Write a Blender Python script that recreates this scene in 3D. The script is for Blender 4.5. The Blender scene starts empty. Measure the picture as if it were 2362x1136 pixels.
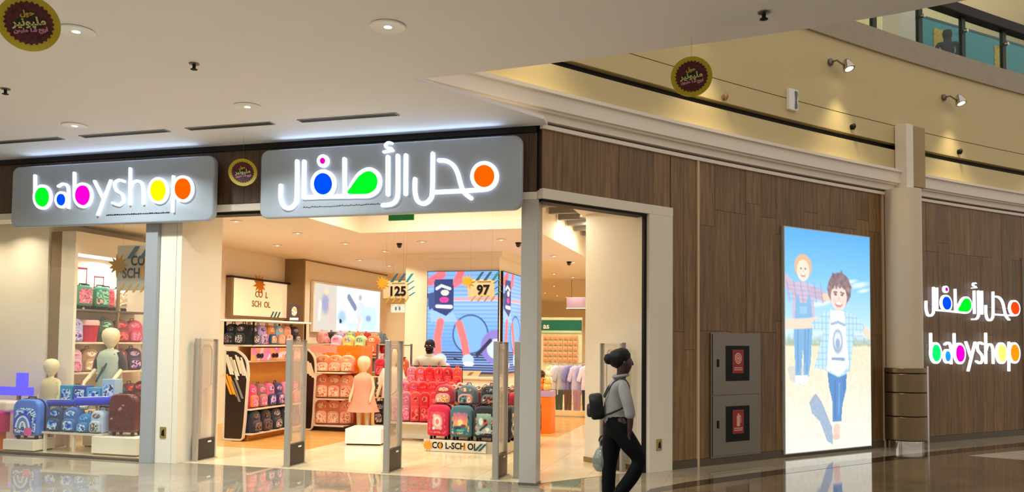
import bpy, bmesh, math, random
import numpy as np
from mathutils import Vector, Matrix

rnd = random.Random(7)
scene = bpy.context.scene
COL = scene.collection

# ------------------------------------------------------------------ camera, world, exposure
FPX, CPX, CPY, EYE = 1900.0, 1181.0, 702.0, 1.55
PITCH, ROLL = math.radians(2.65), math.radians(0.6)
FW = np.array([0, math.cos(PITCH), math.sin(PITCH)])
UP0 = np.array([0, -math.sin(PITCH), math.cos(PITCH)])
RT0 = np.array([1.0, 0, 0])
RT = RT0 * math.cos(ROLL) + UP0 * math.sin(ROLL)
UP = -RT0 * math.sin(ROLL) + UP0 * math.cos(ROLL)
EYEP = np.array([0, 0, EYE])
cam_data = bpy.data.cameras.new('camera')
cam = bpy.data.objects.new('camera', cam_data)
COL.objects.link(cam)
cam_data.sensor_width = 36.0
cam_data.lens = FPX / 2362.0 * 36.0
cam_data.shift_y = (CPY - 568.0) / 2362.0
cam_data.clip_end = 200
mw = Matrix.Identity(4)
for i in range(3):
    mw[i][0], mw[i][1], mw[i][2], mw[i][3] = RT[i], UP[i], -FW[i], EYEP[i]
cam.matrix_world = mw
scene.camera = cam

world = bpy.data.worlds.new('world')
scene.world = world
world.use_nodes = True
bg = world.node_tree.nodes['Background']
bg.inputs[0].default_value = (1.0, 0.90, 0.80, 1)
bg.inputs[1].default_value = 0.72
scene.view_settings.view_transform = 'Standard'
scene.view_settings.look = 'None'
scene.view_settings.exposure = 0.0
scene.view_settings.gamma = 1.0
scene.view_settings.use_curve_mapping = False
scene.cycles.use_denoising = True
scene.cycles.max_bounces = 8
scene.cycles.sample_clamp_indirect = 6.0

SHOP_W, MALL_W, TRAY_W, SPOT_W, UPL_W = 21.0, 64.0, 66.0, 130.0, 3.2      # lamp powers used by the lamp builders below
SHOP_C, MALL_C, SPOT_C = (1.0, 0.84, 0.63), (0.90, 1.0, 1.0), (1.0, 0.84, 0.52)

# ------------------------------------------------------------------ survey: image frame <-> place
def ray(px, py):
    return FW + RT * ((px - CPX) / FPX) - UP * ((py - CPY) / FPX)
def at_z(px, py, z):
    d = ray(px, py); return EYEP + d * ((z - EYE) / d[2])
# shop front frame: s along the front, t into the shop
AL = math.radians(16)
LU = np.array([math.cos(AL), -math.sin(AL), 0]); LV = np.array([math.sin(AL), math.cos(AL), 0])
L0 = np.array([0.27, 9.0, 0]); RZL = -AL
def LP(s, t, z=0.0):
    return Vector(L0 + LU * s + LV * t + np.array([0, 0, z]))
def on_t(px, py, t):
    d = ray(px, py); k = ((L0 + LV * t - EYEP) @ LV) / (d @ LV); p = EYEP + d * k
    return float((p - L0) @ LU), float(p[2])
# curved side wall frame: s along the wall, d out of the wall towards the mall
W0 = np.array([0.30, 8.95]); TH0, TK = math.radians(52.5), math.radians(0.85)
def AP(s, d=0.0, z=0.0):
    th = TH0 + TK * s
    x = W0[0] + (-math.cos(th) + math.cos(TH0)) / TK + d * math.cos(th)
    y = W0[1] + (math.sin(th) - math.sin(TH0)) / TK - d * math.sin(th)
    return Vector((x, y, z))
def RZA(s):
    return math.pi / 2 - (TH0 + TK * s)

# ------------------------------------------------------------------ materials
def lin(c):
    return c / 12.92 if c <= 0.04045 else ((c + 0.055) / 1.055) ** 2.4
def hexc(h):
    h = h.lstrip('#'); return tuple(lin(int(h[i:i + 2], 16) / 255) for i in (0, 2, 4))
MATS = {}
def nodes_of(name):
    m = bpy.data.materials.new(name); m.use_nodes = True
    nt = m.node_tree; return m, nt, nt.nodes['Principled BSDF']
def mat(name, h, rough=0.5, metal=0.0, var=0.08, scale=9.0, bump=0.0, emit=0.0, coat=0.0, spec=0.5, sheen=0.0):
    if name in MATS: return MATS[name]
    m, nt, b = nodes_of(name)
    c = hexc(h)
    tc = nt.nodes.new('ShaderNodeTexCoord'); nz = nt.nodes.new('ShaderNodeTexNoise')
    nz.inputs['Scale'].default_value = scale; nz.inputs['Detail'].default_value = 4
    nt.links.new(tc.outputs['Object'], nz.inputs['Vector'])
    mx = nt.nodes.new('ShaderNodeMix'); mx.data_type = 'RGBA'
    mx.inputs[6].default_value = (*[x * (1 - var) for x in c], 1)
    mx.inputs[7].default_value = (*[min(1, x * (1 + var)) for x in c], 1)
    nt.links.new(nz.outputs['Fac'], mx.inputs[0])
    nt.links.new(mx.outputs[2], b.inputs['Base Color'])
    b.inputs['Roughness'].default_value = rough; b.inputs['Metallic'].default_value = metal
    b.inputs['Coat Weight'].default_value = coat; b.inputs['Specular IOR Level'].default_value = spec
    if sheen: b.inputs['Sheen Weight'].default_value = sheen
    if bump:
        bp = nt.nodes.new('ShaderNodeBump'); bp.inputs['Strength'].default_value = bump; bp.inputs['Distance'].default_value = 0.01
        nt.links.new(nz.outputs['Fac'], bp.inputs['Height']); nt.links.new(bp.outputs['Normal'], b.inputs['Normal'])
    if emit:
        nt.links.new(mx.outputs[2], b.inputs['Emission Color']); b.inputs['Emission Strength'].default_value = emit
    MATS[name] = m; return m
def wood_mat(name, dark, light, rough=0.45, grain=(14, 14, 0.9), tint=0.55):
    if name in MATS: return MATS[name]
    m, nt, b = nodes_of(name)
    tc = nt.nodes.new('ShaderNodeTexCoord'); mp = nt.nodes.new('ShaderNodeMapping')
    oi = nt.nodes.new('ShaderNodeObjectInfo'); geo = nt.nodes.new('ShaderNodeNewGeometry')
    mp.inputs['Scale'].default_value = grain
    nt.links.new(geo.outputs['Position'], mp.inputs['Vector'])
    off = nt.nodes.new('ShaderNodeVectorMath'); off.operation = 'ADD'
    mul = nt.nodes.new('ShaderNodeMath'); mul.operation = 'MULTIPLY'; mul.inputs[1].default_value = 37.0
    nt.links.new(oi.outputs['Random'], mul.inputs[0])
    nt.links.new(mp.outputs['Vector'], off.inputs[0]); nt.links.new(mul.outputs[0], off.inputs[1])
    nz = nt.nodes.new('ShaderNodeTexNoise'); nz.inputs['Scale'].default_value = 1.6; nz.inputs['Detail'].default_value = 7; nz.inputs['Roughness'].default_value = 0.62
    nt.links.new(off.outputs[0], nz.inputs['Vector'])
    rp = nt.nodes.new('ShaderNodeValToRGB')
    rp.color_ramp.elements[0].position = 0.28; rp.color_ramp.elements[1].position = 0.74
    rp.color_ramp.elements[0].color = (*hexc(dark), 1); rp.color_ramp.elements[1].color = (*hexc(light), 1)
    nt.links.new(nz.outputs['Fac'], rp.inputs[0])
    hv = nt.nodes.new('ShaderNodeHueSaturation')
    mr = nt.nodes.new('ShaderNodeMapRange'); mr.inputs[3].default_value = 1 - tint * 0.5; mr.inputs[4].default_value = 1 + tint * 0.5
    nt.links.new(oi.outputs['Random'], mr.inputs[0]); nt.links.new(mr.outputs[0], hv.inputs['Value'])
    nt.links.new(rp.outputs[0], hv.inputs['Color']); nt.links.new(hv.outputs[0], b.inputs['Base Color'])
    b.inputs['Roughness'].default_value = rough
    bp = nt.nodes.new('ShaderNodeBump'); bp.inputs['Strength'].default_value = 0.15; bp.inputs['Distance'].default_value = 0.005
    nt.links.new(nz.outputs['Fac'], bp.inputs['Height']); nt.links.new(bp.outputs['Normal'], b.inputs['Normal'])
    MATS[name] = m; return m
def print_mat(name, cols, scale=9.0, rough=0.5, emit=0.0):
    """flat patterned print: cells of a few colours"""
    if name in MATS: return MATS[name]
    m, nt, b = nodes_of(name)
    tc = nt.nodes.new('ShaderNodeTexCoord'); oi = nt.nodes.new('ShaderNodeObjectInfo')
    off = nt.nodes.new('ShaderNodeVectorMath'); off.operation = 'ADD'
    mul = nt.nodes.new('ShaderNodeMath'); mul.operation = 'MULTIPLY'; mul.inputs[1].default_value = 23.0
    nt.links.new(oi.outputs['Random'], mul.inputs[0]); nt.links.new(tc.outputs['Object'], off.inputs[0]); nt.links.new(mul.outputs[0], off.inputs[1])
    nz = nt.nodes.new('ShaderNodeTexNoise'); nz.inputs['Scale'].default_value = scale; nz.inputs['Detail'].default_value = 2.5
    nt.links.new(off.outputs[0], nz.inputs['Vector'])
    rp = nt.nodes.new('ShaderNodeValToRGB'); cr = rp.color_ramp; cr.interpolation = 'CONSTANT'
    n = len(cols)
    for i, h in enumerate(cols):
        pos = 0.0 if i == 0 else 0.30 + 0.42 * i / n
        e = cr.elements[0] if i == 0 else (cr.elements[1] if i == 1 else cr.elements.new(pos))
        e.position = pos; e.color = (*hexc(h), 1)
    nt.links.new(nz.outputs['Fac'], rp.inputs[0]); nt.links.new(rp.outputs[0], b.inputs['Base Color'])
    b.inputs['Roughness'].default_value = rough
    if emit:
        nt.links.new(rp.outputs[0], b.inputs['Emission Color']); b.inputs['Emission Strength'].default_value = emit
    MATS[name] = m; return m
def glow(name, h, strength):
    if name in MATS: return MATS[name]
    m = bpy.data.materials.new(name); m.use_nodes = True; nt = m.node_tree; nt.nodes.clear()
    o = nt.nodes.new('ShaderNodeOutputMaterial'); e = nt.nodes.new('ShaderNodeEmission')
    e.inputs[0].default_value = (*hexc(h), 1); e.inputs[1].default_value = strength
    nt.links.new(e.outputs[0], o.inputs[0]); MATS[name] = m; return m
def picture_mat(name, strength, rough=0.4):
    if name in MATS: return MATS[name]
    m, nt, b = nodes_of(name)
    a = nt.nodes.new('ShaderNodeAttribute'); a.attribute_name = 'print'
    if strength:
        b.inputs['Base Color'].default_value = (0.02, 0.02, 0.02, 1)
        nt.links.new(a.outputs['Color'], b.inputs['Emission Color']); b.inputs['Emission Strength'].default_value = strength
    else:
        nt.links.new(a.outputs['Color'], b.inputs['Base Color'])
    b.inputs['Roughness'].default_value = rough
    MATS[name] = m; return m
def pane_mat(name, tint=(1, 1, 1), base=0.0, body='#ffffff', rough=0.0, f0=0.04):
    """thin glass / acrylic sheet: clear, mirror-like at grazing angles, optionally a little milky"""
    if name in MATS: return MATS[name]
    m = bpy.data.materials.new(name); m.use_nodes = True; nt = m.node_tree; nt.nodes.clear()
    o = nt.nodes.new('ShaderNodeOutputMaterial'); tr = nt.nodes.new('ShaderNodeBsdfTransparent'); gl = nt.nodes.new('ShaderNodeBsdfGlossy')
    tr.inputs[0].default_value = (*tint, 1); gl.inputs['Roughness'].default_value = rough
    lw = nt.nodes.new('ShaderNodeLayerWeight'); lw.inputs[0].default_value = 0.5
    pw = nt.nodes.new('ShaderNodeMath'); pw.operation = 'POWER'; pw.inputs[1].default_value = 5.0
    fr = nt.nodes.new('ShaderNodeMath'); fr.operation = 'MULTIPLY_ADD'; fr.inputs[1].default_value = 0.9; fr.inputs[2].default_value = f0
    nt.links.new(lw.outputs['Facing'], pw.inputs[0]); nt.links.new(pw.outputs[0], fr.inputs[0])
    mx = nt.nodes.new('ShaderNodeMixShader'); df = nt.nodes.new('ShaderNodeBsdfDiffuse'); df.inputs[0].default_value = (*hexc(body), 1)
    m2 = nt.nodes.new('ShaderNodeMixShader'); m2.inputs[0].default_value = base
    nt.links.new(tr.outputs[0], m2.inputs[1]); nt.links.new(df.outputs[0], m2.inputs[2])
    nt.links.new(fr.outputs[0], mx.inputs[0]); nt.links.new(m2.outputs[0], mx.inputs[1]); nt.links.new(gl.outputs[0], mx.inputs[2])
    nt.links.new(mx.outputs[0], o.inputs[0]); MATS[name] = m; return m
def stone_mat(name, a, b_, rough=0.08, scale=2.2, tile=0.0, coat=0.0):
    if name in MATS: return MATS[name]
    m, nt, b = nodes_of(name)
    geo = nt.nodes.new('ShaderNodeNewGeometry')
    mp = nt.nodes.new('ShaderNodeMapping'); mp.inputs['Rotation'].default_value = (0, 0, AL)
    nt.links.new(geo.outputs['Position'], mp.inputs['Vector'])
    nz = nt.nodes.new('ShaderNodeTexNoise'); nz.inputs['Scale'].default_value = scale; nz.inputs['Detail'].default_value = 8; nz.inputs['Roughness'].default_value = 0.65
    nt.links.new(mp.outputs[0], nz.inputs['Vector'])
    rp = nt.nodes.new('ShaderNodeValToRGB'); rp.color_ramp.elements[0].position = 0.3; rp.color_ramp.elements[1].position = 0.7
    rp.color_ramp.elements[0].color = (*hexc(a), 1); rp.color_ramp.elements[1].color = (*hexc(b_), 1)
    nt.links.new(nz.outputs['Fac'], rp.inputs[0])
    out = rp.outputs[0]
    if tile:
        br = nt.nodes.new('ShaderNodeTexBrick'); br.offset = 0.0
        br.inputs['Scale'].default_value = 1.0; br.inputs['Mortar Size'].default_value = 0.004; br.inputs['Brick Width'].default_value = tile; br.inputs['Row Height'].default_value = tile
        br.inputs['Color1'].default_value = (1, 1, 1, 1); br.inputs['Color2'].default_value = (0.93, 0.93, 0.93, 1); br.inputs['Mortar'].default_value = (0.55, 0.55, 0.55, 1)
        nt.links.new(mp.outputs[0], br.inputs['Vector'])
        mx = nt.nodes.new('ShaderNodeMix'); mx.data_type = 'RGBA'; mx.blend_type = 'MULTIPLY'; mx.inputs[0].default_value = 1.0
        nt.links.new(rp.outputs[0], mx.inputs[6]); nt.links.new(br.outputs['Color'], mx.inputs[7]); out = mx.outputs[2]
    nt.links.new(out, b.inputs['Base Color'])
    b.inputs['Roughness'].default_value = rough; b.inputs['Coat Weight'].default_value = coat; b.inputs['Coat Roughness'].default_value = 0.03
    MATS[name] = m; return m

# ------------------------------------------------------------------ mesh building
class MB:
    def __init__(s): s.v = []; s.f = []
    def add(s, vs, fs):
        n = len(s.v); s.v += [tuple(map(float, p)) for p in vs]; s.f += [tuple(i + n for i in f) for f in fs]; return s
    def box(s, x0, x1, y0, y1, z0, z1):
        return s.add([(x0, y0, z0), (x1, y0, z0), (x1, y1, z0), (x0, y1, z0), (x0, y0, z1), (x1, y0, z1), (x1, y1, z1), (x0, y1, z1)],
                     [(0, 3, 2, 1), (4, 5, 6, 7), (0, 1, 5, 4), (1, 2, 6, 5), (2, 3, 7, 6), (3, 0, 4, 7)])
    def prism(s, poly, y0, y1):
        """outline in x,z pushed from y0 to y1"""
        n = len(poly)
        return s.add([(x, y0, z) for x, z in poly] + [(x, y1, z) for x, z in poly],
                     [tuple(range(n)), tuple(range(2 * n - 1, n - 1, -1))] + [(i, i + n, (i + 1) % n + n, (i + 1) % n) for i in range(n)])
    def slab(s, poly, z0, z1):
        n = len(poly)
        return s.add([(p[0], p[1], z0) for p in poly] + [(p[0], p[1], z1) for p in poly],
                     [tuple(range(n - 1, -1, -1)), tuple(range(n, 2 * n))] + [(i, (i + 1) % n, (i + 1) % n + n, i + n) for i in range(n)])
    def tube(s, pts, r, n=8, closed=False, flat=1.0):
        pts = [Vector(p) for p in pts]; m = len(pts); rs = r if isinstance(r, (list, tuple)) else [r] * m
        ref = None; rings = []
        for i, p in enumerate(pts):
            a = pts[(i - 1) % m] if (closed or i > 0) else p; b = pts[(i + 1) % m] if (closed or i < m - 1) else p
            t = (b - a); t = t.normalized() if t.length > 1e-9 else Vector((0, 0, 1))
            if ref is None: ref = Vector((0, 0, 1)) if abs(t.z) < 0.9 else Vector((1, 0, 0))
            ref = (ref - t * ref.dot(t)).normalized(); bi = t.cross(ref)
            rings.append([p + (ref * math.cos(2 * math.pi * k / n) + bi * flat * math.sin(2 * math.pi * k / n)) * rs[i] for k in range(n)])
        vs = [q for rg in rings for q in rg]; fs = []
        for i in range(m if closed else m - 1):
            j = (i + 1) % m
            fs += [(i * n + k, i * n + (k + 1) % n, j * n + (k + 1) % n, j * n + k) for k in range(n)]
        if not closed: fs += [tuple(range(n - 1, -1, -1)), tuple((m - 1) * n + k for k in range(n))]
        return s.add(vs, fs)
    def lathe(s, prof, n=24, c=(0, 0), a0=0.0, a1=2 * math.pi):
        full = abs(a1 - a0 - 2 * math.pi) < 1e-6; k = n if full else n + 1
        vs = []; fs = []
        for r, z in prof:
            for i in range(k):
                a = a0 + (a1 - a0) * i / n; vs.append((c[0] + r * math.cos(a), c[1] + r * math.sin(a), z))
        for j in range(len(prof) - 1):
            for i in range(n):
                i2 = (i + 1) % k; fs.append((j * k + i, j * k + i2, (j + 1) * k + i2, (j + 1) * k + i))
        if full:
            if prof[0][0] > 1e-6: fs.append(tuple(range(k - 1, -1, -1)))
            if prof[-1][0] > 1e-6: fs.append(tuple((len(prof) - 1) * k + i for i in range(k)))
        return s.add(vs, fs)
    def ribbon(s, pts, hw, y0, y1, closed=False, cap=True):
        """flat stroke in x,z with rounded ends"""
        P = [np.array(p, float) for p in pts]; m = len(P); Ls = []; Rs = []
        for i in range(m):
            a = P[(i - 1) % m] if (closed or i > 0) else P[i]; b = P[(i + 1) % m] if (closed or i < m - 1) else P[i]
            t = b - a; t = t / (np.linalg.norm(t) + 1e-12); nn = np.array([-t[1], t[0]]); w = hw[i] if isinstance(hw, (list, tuple)) else hw
            Ls.append(P[i] + nn * w); Rs.append(P[i] - nn * w)
        n0 = len(s.v); vs = []
        for i in range(m):
            for q in (Ls[i], Rs[i]): vs += [(q[0], y0, q[1]), (q[0], y1, q[1])]
        fs = []
        for i in range(m if closed else m - 1):
            j = (i + 1) % m; a, b = 4 * i, 4 * j
            fs += [(a, a + 2, b + 2, b), (a + 1, b + 1, b + 3, a + 3), (a, b, b + 1, a + 1), (a + 2, a + 3, b + 3, b + 2)]
        s.add(vs, fs)
        if not closed and cap:
            for i, sg in ((0, -1), (m - 1, 1)):
                t = (P[1] - P[0]) if i == 0 else (P[-1] - P[-2]); t = t / (np.linalg.norm(t) + 1e-12) * sg; nn = np.array([-t[1], t[0]]); w = hw[i] if isinstance(hw, (list, tuple)) else hw
                s.prism([tuple(P[i] + w * (nn * math.cos(q) + t * math.sin(q))) for q in [math.pi * k / 8 for k in range(9)]], y0, y1)
        return s
    def xf(s, M):
        s.v = [tuple(M @ Vector(p)) for p in s.v]; return s
    def mesh(s, name, smooth=None, bevel=0.0, seg=2):
        me = bpy.data.meshes.new(name); me.from_pydata(s.v, [], s.f); me.validate()
        bm = bmesh.new(); bm.from_mesh(me)
        bmesh.ops.remove_doubles(bm, verts=bm.verts, dist=1e-6)
        bmesh.ops.recalc_face_normals(bm, faces=bm.faces)
        if bevel:
            ed = [e for e in bm.edges if len(e.link_faces) == 2 and e.calc_face_angle(0) > 0.6]
            bmesh.ops.bevel(bm, geom=ed, offset=bevel, segments=seg, profile=0.5, affect='EDGES', clamp_overlap=True)
        bm.to_mesh(me); bm.free()
        if smooth is not None:
            me.polygons.foreach_set('use_smooth', [True] * len(me.polygons)); me.set_sharp_from_angle(angle=math.radians(smooth))
        return me

def put(name, me, material, parent=None, loc=(0, 0, 0), rot=(0, 0, 0), sc=(1, 1, 1)):
    o = bpy.data.objects.new(name, me); COL.objects.link(o)
    if isinstance(me, bpy.types.Mesh):
        if not me.materials: me.materials.append(material)
        o.material_slots[0].link = 'OBJECT'; o.material_slots[0].material = material
    o.location = loc; o.rotation_euler = rot; o.scale = sc; o.parent = parent
    return o
def tag(o, label=None, cat=None, group=None, kind=None):
    if label: o['label'] = label
    if cat: o['category'] = cat
    if group: o['group'] = group
    if kind: o['kind'] = kind
    return o
def thing(name, label, cat, loc=(0, 0, 0), rz=0.0, group=None, kind=None):
    o = bpy.data.objects.new(name, None); COL.objects.link(o); o.empty_display_size = 0.1
    o.location = loc; o.rotation_euler = (0, 0, rz); return tag(o, label, cat, group, kind)
def struct(name, me, material, parent=None, loc=(0, 0, 0), rz=0.0, label=None):
    o = put(name, me, material, parent, loc, (0, 0, rz))
    if parent is None:
        o['kind'] = 'structure'
        if label: o['label'] = label
    return o
CACHE = {}
def cached(key, fn):
    if key not in CACHE: CACHE[key] = fn()
    return CACHE[key]
UNIT = MB().box(-.5, .5, -.5, .5, 0, 1).mesh('unit_board')
def lamp(name, parent, kind, power, color, loc=(0, 0, 0), rot=(0, 0, 0), size=0.1, spread=None, spot=None, blend=0.5):
    l = bpy.data.lights.new(name, kind); l.energy = power; l.color = color
    if kind == 'AREA':
        l.shape = 'DISK'; l.size = size
        if spread: l.spread = spread
    elif kind == 'SPOT':
        l.spot_size = spot; l.spot_blend = blend; l.shadow_soft_size = size
    o = bpy.data.objects.new(name, l); COL.objects.link(o); o.parent = parent; o.location = loc; o.rotation_euler = rot; return o
def crv(ctrl, n=8, closed=False):
    """Catmull-Rom through control points"""
    P = [np.array(p, float) for p in ctrl]; m = len(P); out = []
    for i in range(m if closed else m - 1):
        g = lambda k: P[k % m] if closed else P[max(0, min(m - 1, k))]
        p0, p1, p2, p3 = g(i - 1), g(i), g(i + 1), g(i + 2)
        for k in range(n):
            t = k / n
            out.append(tuple(0.5 * ((2 * p1) + (-p0 + p2) * t + (2 * p0 - 5 * p1 + 4 * p2 - p3) * t * t + (-p0 + 3 * p1 - 3 * p2 + p3) * t ** 3)))
    if not closed: out.append(tuple(P[-1]))
    return out
def ell(cx, cz, rx, rz, n=40, a0=0.0, a1=2 * math.pi):
    return [(cx + rx * math.cos(a0 + (a1 - a0) * k / n), cz + rz * math.sin(a0 + (a1 - a0) * k / n)) for k in range(n)]
def rrect(x0, x1, z0, z1, r, n=6):
    out = []
    for cx, cz, a in ((x1 - r, z1 - r, 0), (x0 + r, z1 - r, 90), (x0 + r, z0 + r, 180), (x1 - r, z0 + r, 270)):
        out += [(cx + r * math.cos(math.radians(a + 90 * k / n)), cz + r * math.sin(math.radians(a + 90 * k / n))) for k in range(n + 1)]
    return out
def text_mesh(txt, size, depth=0.004, bold=0.0, align='CENTER', sx=1.0):
    cu = bpy.data.curves.new('lettering', 'FONT'); cu.body = txt; cu.size = size; cu.extrude = depth / 2; cu.offset = bold; cu.resolution_u = 3
    cu.align_x = align; cu.align_y = 'CENTER'
    o = bpy.data.objects.new('lettering_source', cu); COL.objects.link(o)
    dg = bpy.context.evaluated_depsgraph_get(); me = bpy.data.meshes.new_from_object(o.evaluated_get(dg))
    bpy.data.objects.remove(o); bpy.data.curves.remove(cu)
    me.transform(Matrix(((sx, 0, 0, 0), (0, 0, -1, 0), (0, 1, 0, 0), (0, 0, 0, 1))))      # stand it up, facing -y
    me.materials.clear(); return me

# ------------------------------------------------------------------ flat printed pictures
class Canvas:
    def __init__(s, w, h, asp):
        s.w, s.h, s.asp = w, h, asp           # asp = height / width, so shapes keep their roundness
        s.U, s.V = np.meshgrid((np.arange(w) + .5) / w, (np.arange(h) + .5) / h); s.a = np.zeros((h, w, 3))
    def c(s, h): return np.array(hexc(h))
    def grad(s, stops):
        for k in range(3):
            s.a[..., k] = np.interp(s.V, [p for p, _ in stops], [s.c(h)[k] for _, h in stops])
    def fill(s, mask, h, al=1.0):
        m = (mask * al)[..., None]; s.a = s.a * (1 - m) + s.c(h) * m
    def ellipse(s, cx, cy, rx, ry, h, rot=0.0, al=1.0, soft=0.06):
        dx, dy = s.U - cx, (s.V - cy) * s.asp; ca, sa = math.cos(rot), math.sin(rot)
        d = np.sqrt(((dx * ca + dy * sa) / rx) ** 2 + ((-dx * sa + dy * ca) / (ry * s.asp)) ** 2)
        s.fill(np.clip((1 - d) / soft, 0, 1), h, al)
    def poly(s, pts, h, al=1.0):
        ins = np.zeros(s.U.shape, bool); n = len(pts)
        for i in range(n):
            x0, y0 = pts[i]; x1, y1 = pts[(i + 1) % n]
            if y0 == y1: continue
            c = ((s.V >= y0) != (s.V >= y1)) & (s.U < (x1 - x0) * (s.V - y0) / (y1 - y0) + x0); ins ^= c
        s.fill(ins.astype(float), h, al)
    def line(s, pts, w, h, al=1.0):
        d = np.full(s.U.shape, 9.0)
        for (x0, y0), (x1, y1) in zip(pts[:-1], pts[1:]):
            ax, ay, bx, by = s.U - x0, (s.V - y0) * s.asp, x1 - x0, (y1 - y0) * s.asp
            t = np.clip((ax * bx + ay * by) / (bx * bx + by * by + 1e-9), 0, 1); d = np.minimum(d, np.hypot(ax - t * bx, ay - t * by))
        s.fill(np.clip((w - d) / (w * .25) + .0, 0, 1), h, al)
    def speckle(s, mask, amt, seed=1, cell=2):
        r = np.random.RandomState(seed); g = r.rand(s.h // cell + 1, s.w // cell + 1); g = np.kron(g, np.ones((cell, cell)))[:s.h, :s.w]
        s.a *= 1 + (amt * (g - .5) * mask)[..., None]
    def mesh(s, name, W, H):
        xs = (np.arange(s.w) + .5) / s.w * W - W / 2; zs = H - (np.arange(s.h) + .5) / s.h * H
        xs[0], xs[-1], zs[0], zs[-1] = -W / 2, W / 2, H, 0
        X, Z = np.meshgrid(xs, zs); v = np.stack([X.ravel(), np.zeros(X.size), Z.ravel()], 1)
        i = np.arange(s.w * s.h).reshape(s.h, s.w)
        f = np.stack([i[:-1, :-1].ravel(), i[1:, :-1].ravel(), i[1:, 1:].ravel(), i[:-1, 1:].ravel()], 1)
        me = bpy.data.meshes.new(name); me.from_pydata(v.tolist(), [], f.tolist())
        at = me.color_attributes.new('print', 'FLOAT_COLOR', 'POINT')
        rgba = np.ones((s.w * s.h, 4), np.float32); rgba[:, :3] = np.clip(s.a.reshape(-1, 3), 0, 1); at.data.foreach_set('color', rgba.ravel())
        return me

# ================================================================== THE SETTING
M_FLOOR = stone_mat('light_floor_stone', '#857c6b', '#a09682', 0.025, 1.7, 0.9)
M_FIELD = stone_mat('brown_floor_stone', '#5e5140', '#7d6c55', 0.06, 1.3, 0.9)
M_BAND = stone_mat('dark_floor_stone', '#1d1712', '#33291f', 0.07, 3.0)
M_SHOPFLOOR = stone_mat('cream_shop_tile', '#d8c49c', '#ead9b5', 0.16, 1.5, 0.6)
M_OAKFLOOR = wood_mat('honey_wood_floor', '#b9813e', '#dfae62', 0.25, (1.2, 16, 16), 0.1)
M_CEIL = mat('mall_ceiling_paint', '#ece6e6', 0.75, var=0.02, scale=1.5)
M_SHOPWHITE = mat('shop_warm_white_paint', '#f0e6d2', 0.6, var=0.02)
M_CREAM = mat('cream_bulkhead_paint', '#cdba86', 0.55, var=0.02, scale=1.0)
M_CORNICE = mat('cornice_paint', '#eee4d4', 0.5, var=0.02)
M_FRAME = mat('white_portal_laminate', '#e6dcc8', 0.38, var=0.02)
M_POST = mat('grey_metal_post', '#b9b3aa', 0.35, 0.2, var=0.03)
M_DARK = mat('dark_shadow_gap', '#14110e', 0.6, var=0.05)
M_WOOD = wood_mat('walnut_cladding', '#563a1c', '#94703f', 0.42, (15, 15, 0.9), 0.42)
M_WOOD_SHADED = wood_mat('shaded_fascia_cladding', '#3d2a1c', '#67492f', 0.5, (15, 15, 0.9), 0.3)  # darker copy of the walnut, shade over the header put into its tones
M_TAUPE = mat('taupe_paint', '#8d7350', 0.55, var=0.03)
M_STONEFASCIA = mat('stone_slab_edge', '#a2967e', 0.5, var=0.12, scale=5)
M_STEEL = mat('brushed_steel', '#7d766a', 0.38, 0.85, var=0.06, scale=30)
M_BRONZE = mat('bronze_cladding_panel', '#7e6b4d', 0.32, 0.75, var=0.05, scale=14)
M_BLACK = mat('matt_black', '#080707', 0.55, var=0.1, spec=0.3)
M_CHROME = mat('polished_metal', '#cfcac2', 0.12, 1.0, var=0.02)
M_WHITE = mat('plain_white', '#f2efe8', 0.4, var=0.02)
M_GREYGRILLE = mat('grey_grille', '#6e6a66', 0.5, var=0.06)

# --- floors
def arc_strip(s0, s1, d0, d1, n=24):
    return [tuple(AP(s0 + (s1 - s0) * i / n, d0)[:2]) for i in range(n + 1)] + [tuple(AP(s1 + (s0 - s1) * i / n, d1)[:2]) for i in range(n + 1)]
struct('floor', MB().box(-26, 30, -14, 40, -0.2, 0).mesh('floor'), M_FIELD)
lpoly = [tuple(LP(-24, -16)[:2]), tuple(LP(2.2, -16)[:2]), tuple(LP(1.6, -6)[:2]), tuple(LP(0.9, -2.4)[:2]), tuple(AP(0.9, 0.80)[:2])] + [tuple(AP(0.9 + 13.1 * i / 20, 0.72 - 0.06 * min(1, i / 6))[:2]) for i in range(1, 21)] \
        + [tuple(AP(14.0 - 14.0 * i / 20, -0.1)[:2]) for i in range(21)] + [tuple(LP(-0.2, 0.12)[:2]), tuple(LP(-24, 0.12)[:2])]
struct('floor_border', MB().slab(lpoly, 0, 0.002).mesh('floor_border'), M_FLOOR)
dpoly = [tuple(LP(2.2, -16)[:2]), tuple(LP(1.6, -6)[:2]), tuple(LP(0.9, -2.4)[:2]), tuple(AP(0.9, 0.80)[:2])] + [tuple(AP(0.9 + 13.1 * i / 20, 0.72 - 0.06 * min(1, i / 6))[:2]) for i in range(1, 21)] \
        + [tuple(AP(14.0 - 13.1 * i / 20, 0.94)[:2]) for i in range(21)] + [tuple(LP(1.2, -2.4)[:2]), tuple(LP(1.9, -6)[:2]), tuple(LP(2.5, -16)[:2])]
struct('floor_band', MB().slab(dpoly, 0, 0.002).mesh('floor_band'), M_BAND)
struct('floor_inlay', MB().slab([tuple(at_z(x, y, 0)[:2]) for x, y in ((2235, 1052), (2362, 1062), (2500, 1062), (2500, 1042), (2362, 1040))], 0, 0.0025).mesh('floor_inlay'), stone_mat('pale_inlay_stone', '#b9b3a6', '#cfc9bb', 0.08, 2))
SHOPF = [(-9.2, 0.12), (0.0, 0.12), (0.98, 1.40), (0.3, 2.2), (0.3, 25), (-9.2, 25)]
def lpts(pl): return [tuple(LP(s, t)[:2]) for s, t in pl]
struct('floor_shop', MB().slab(lpts(SHOPF), 0, 0.004).mesh('floor_shop'), M_SHOPFLOOR)
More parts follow.
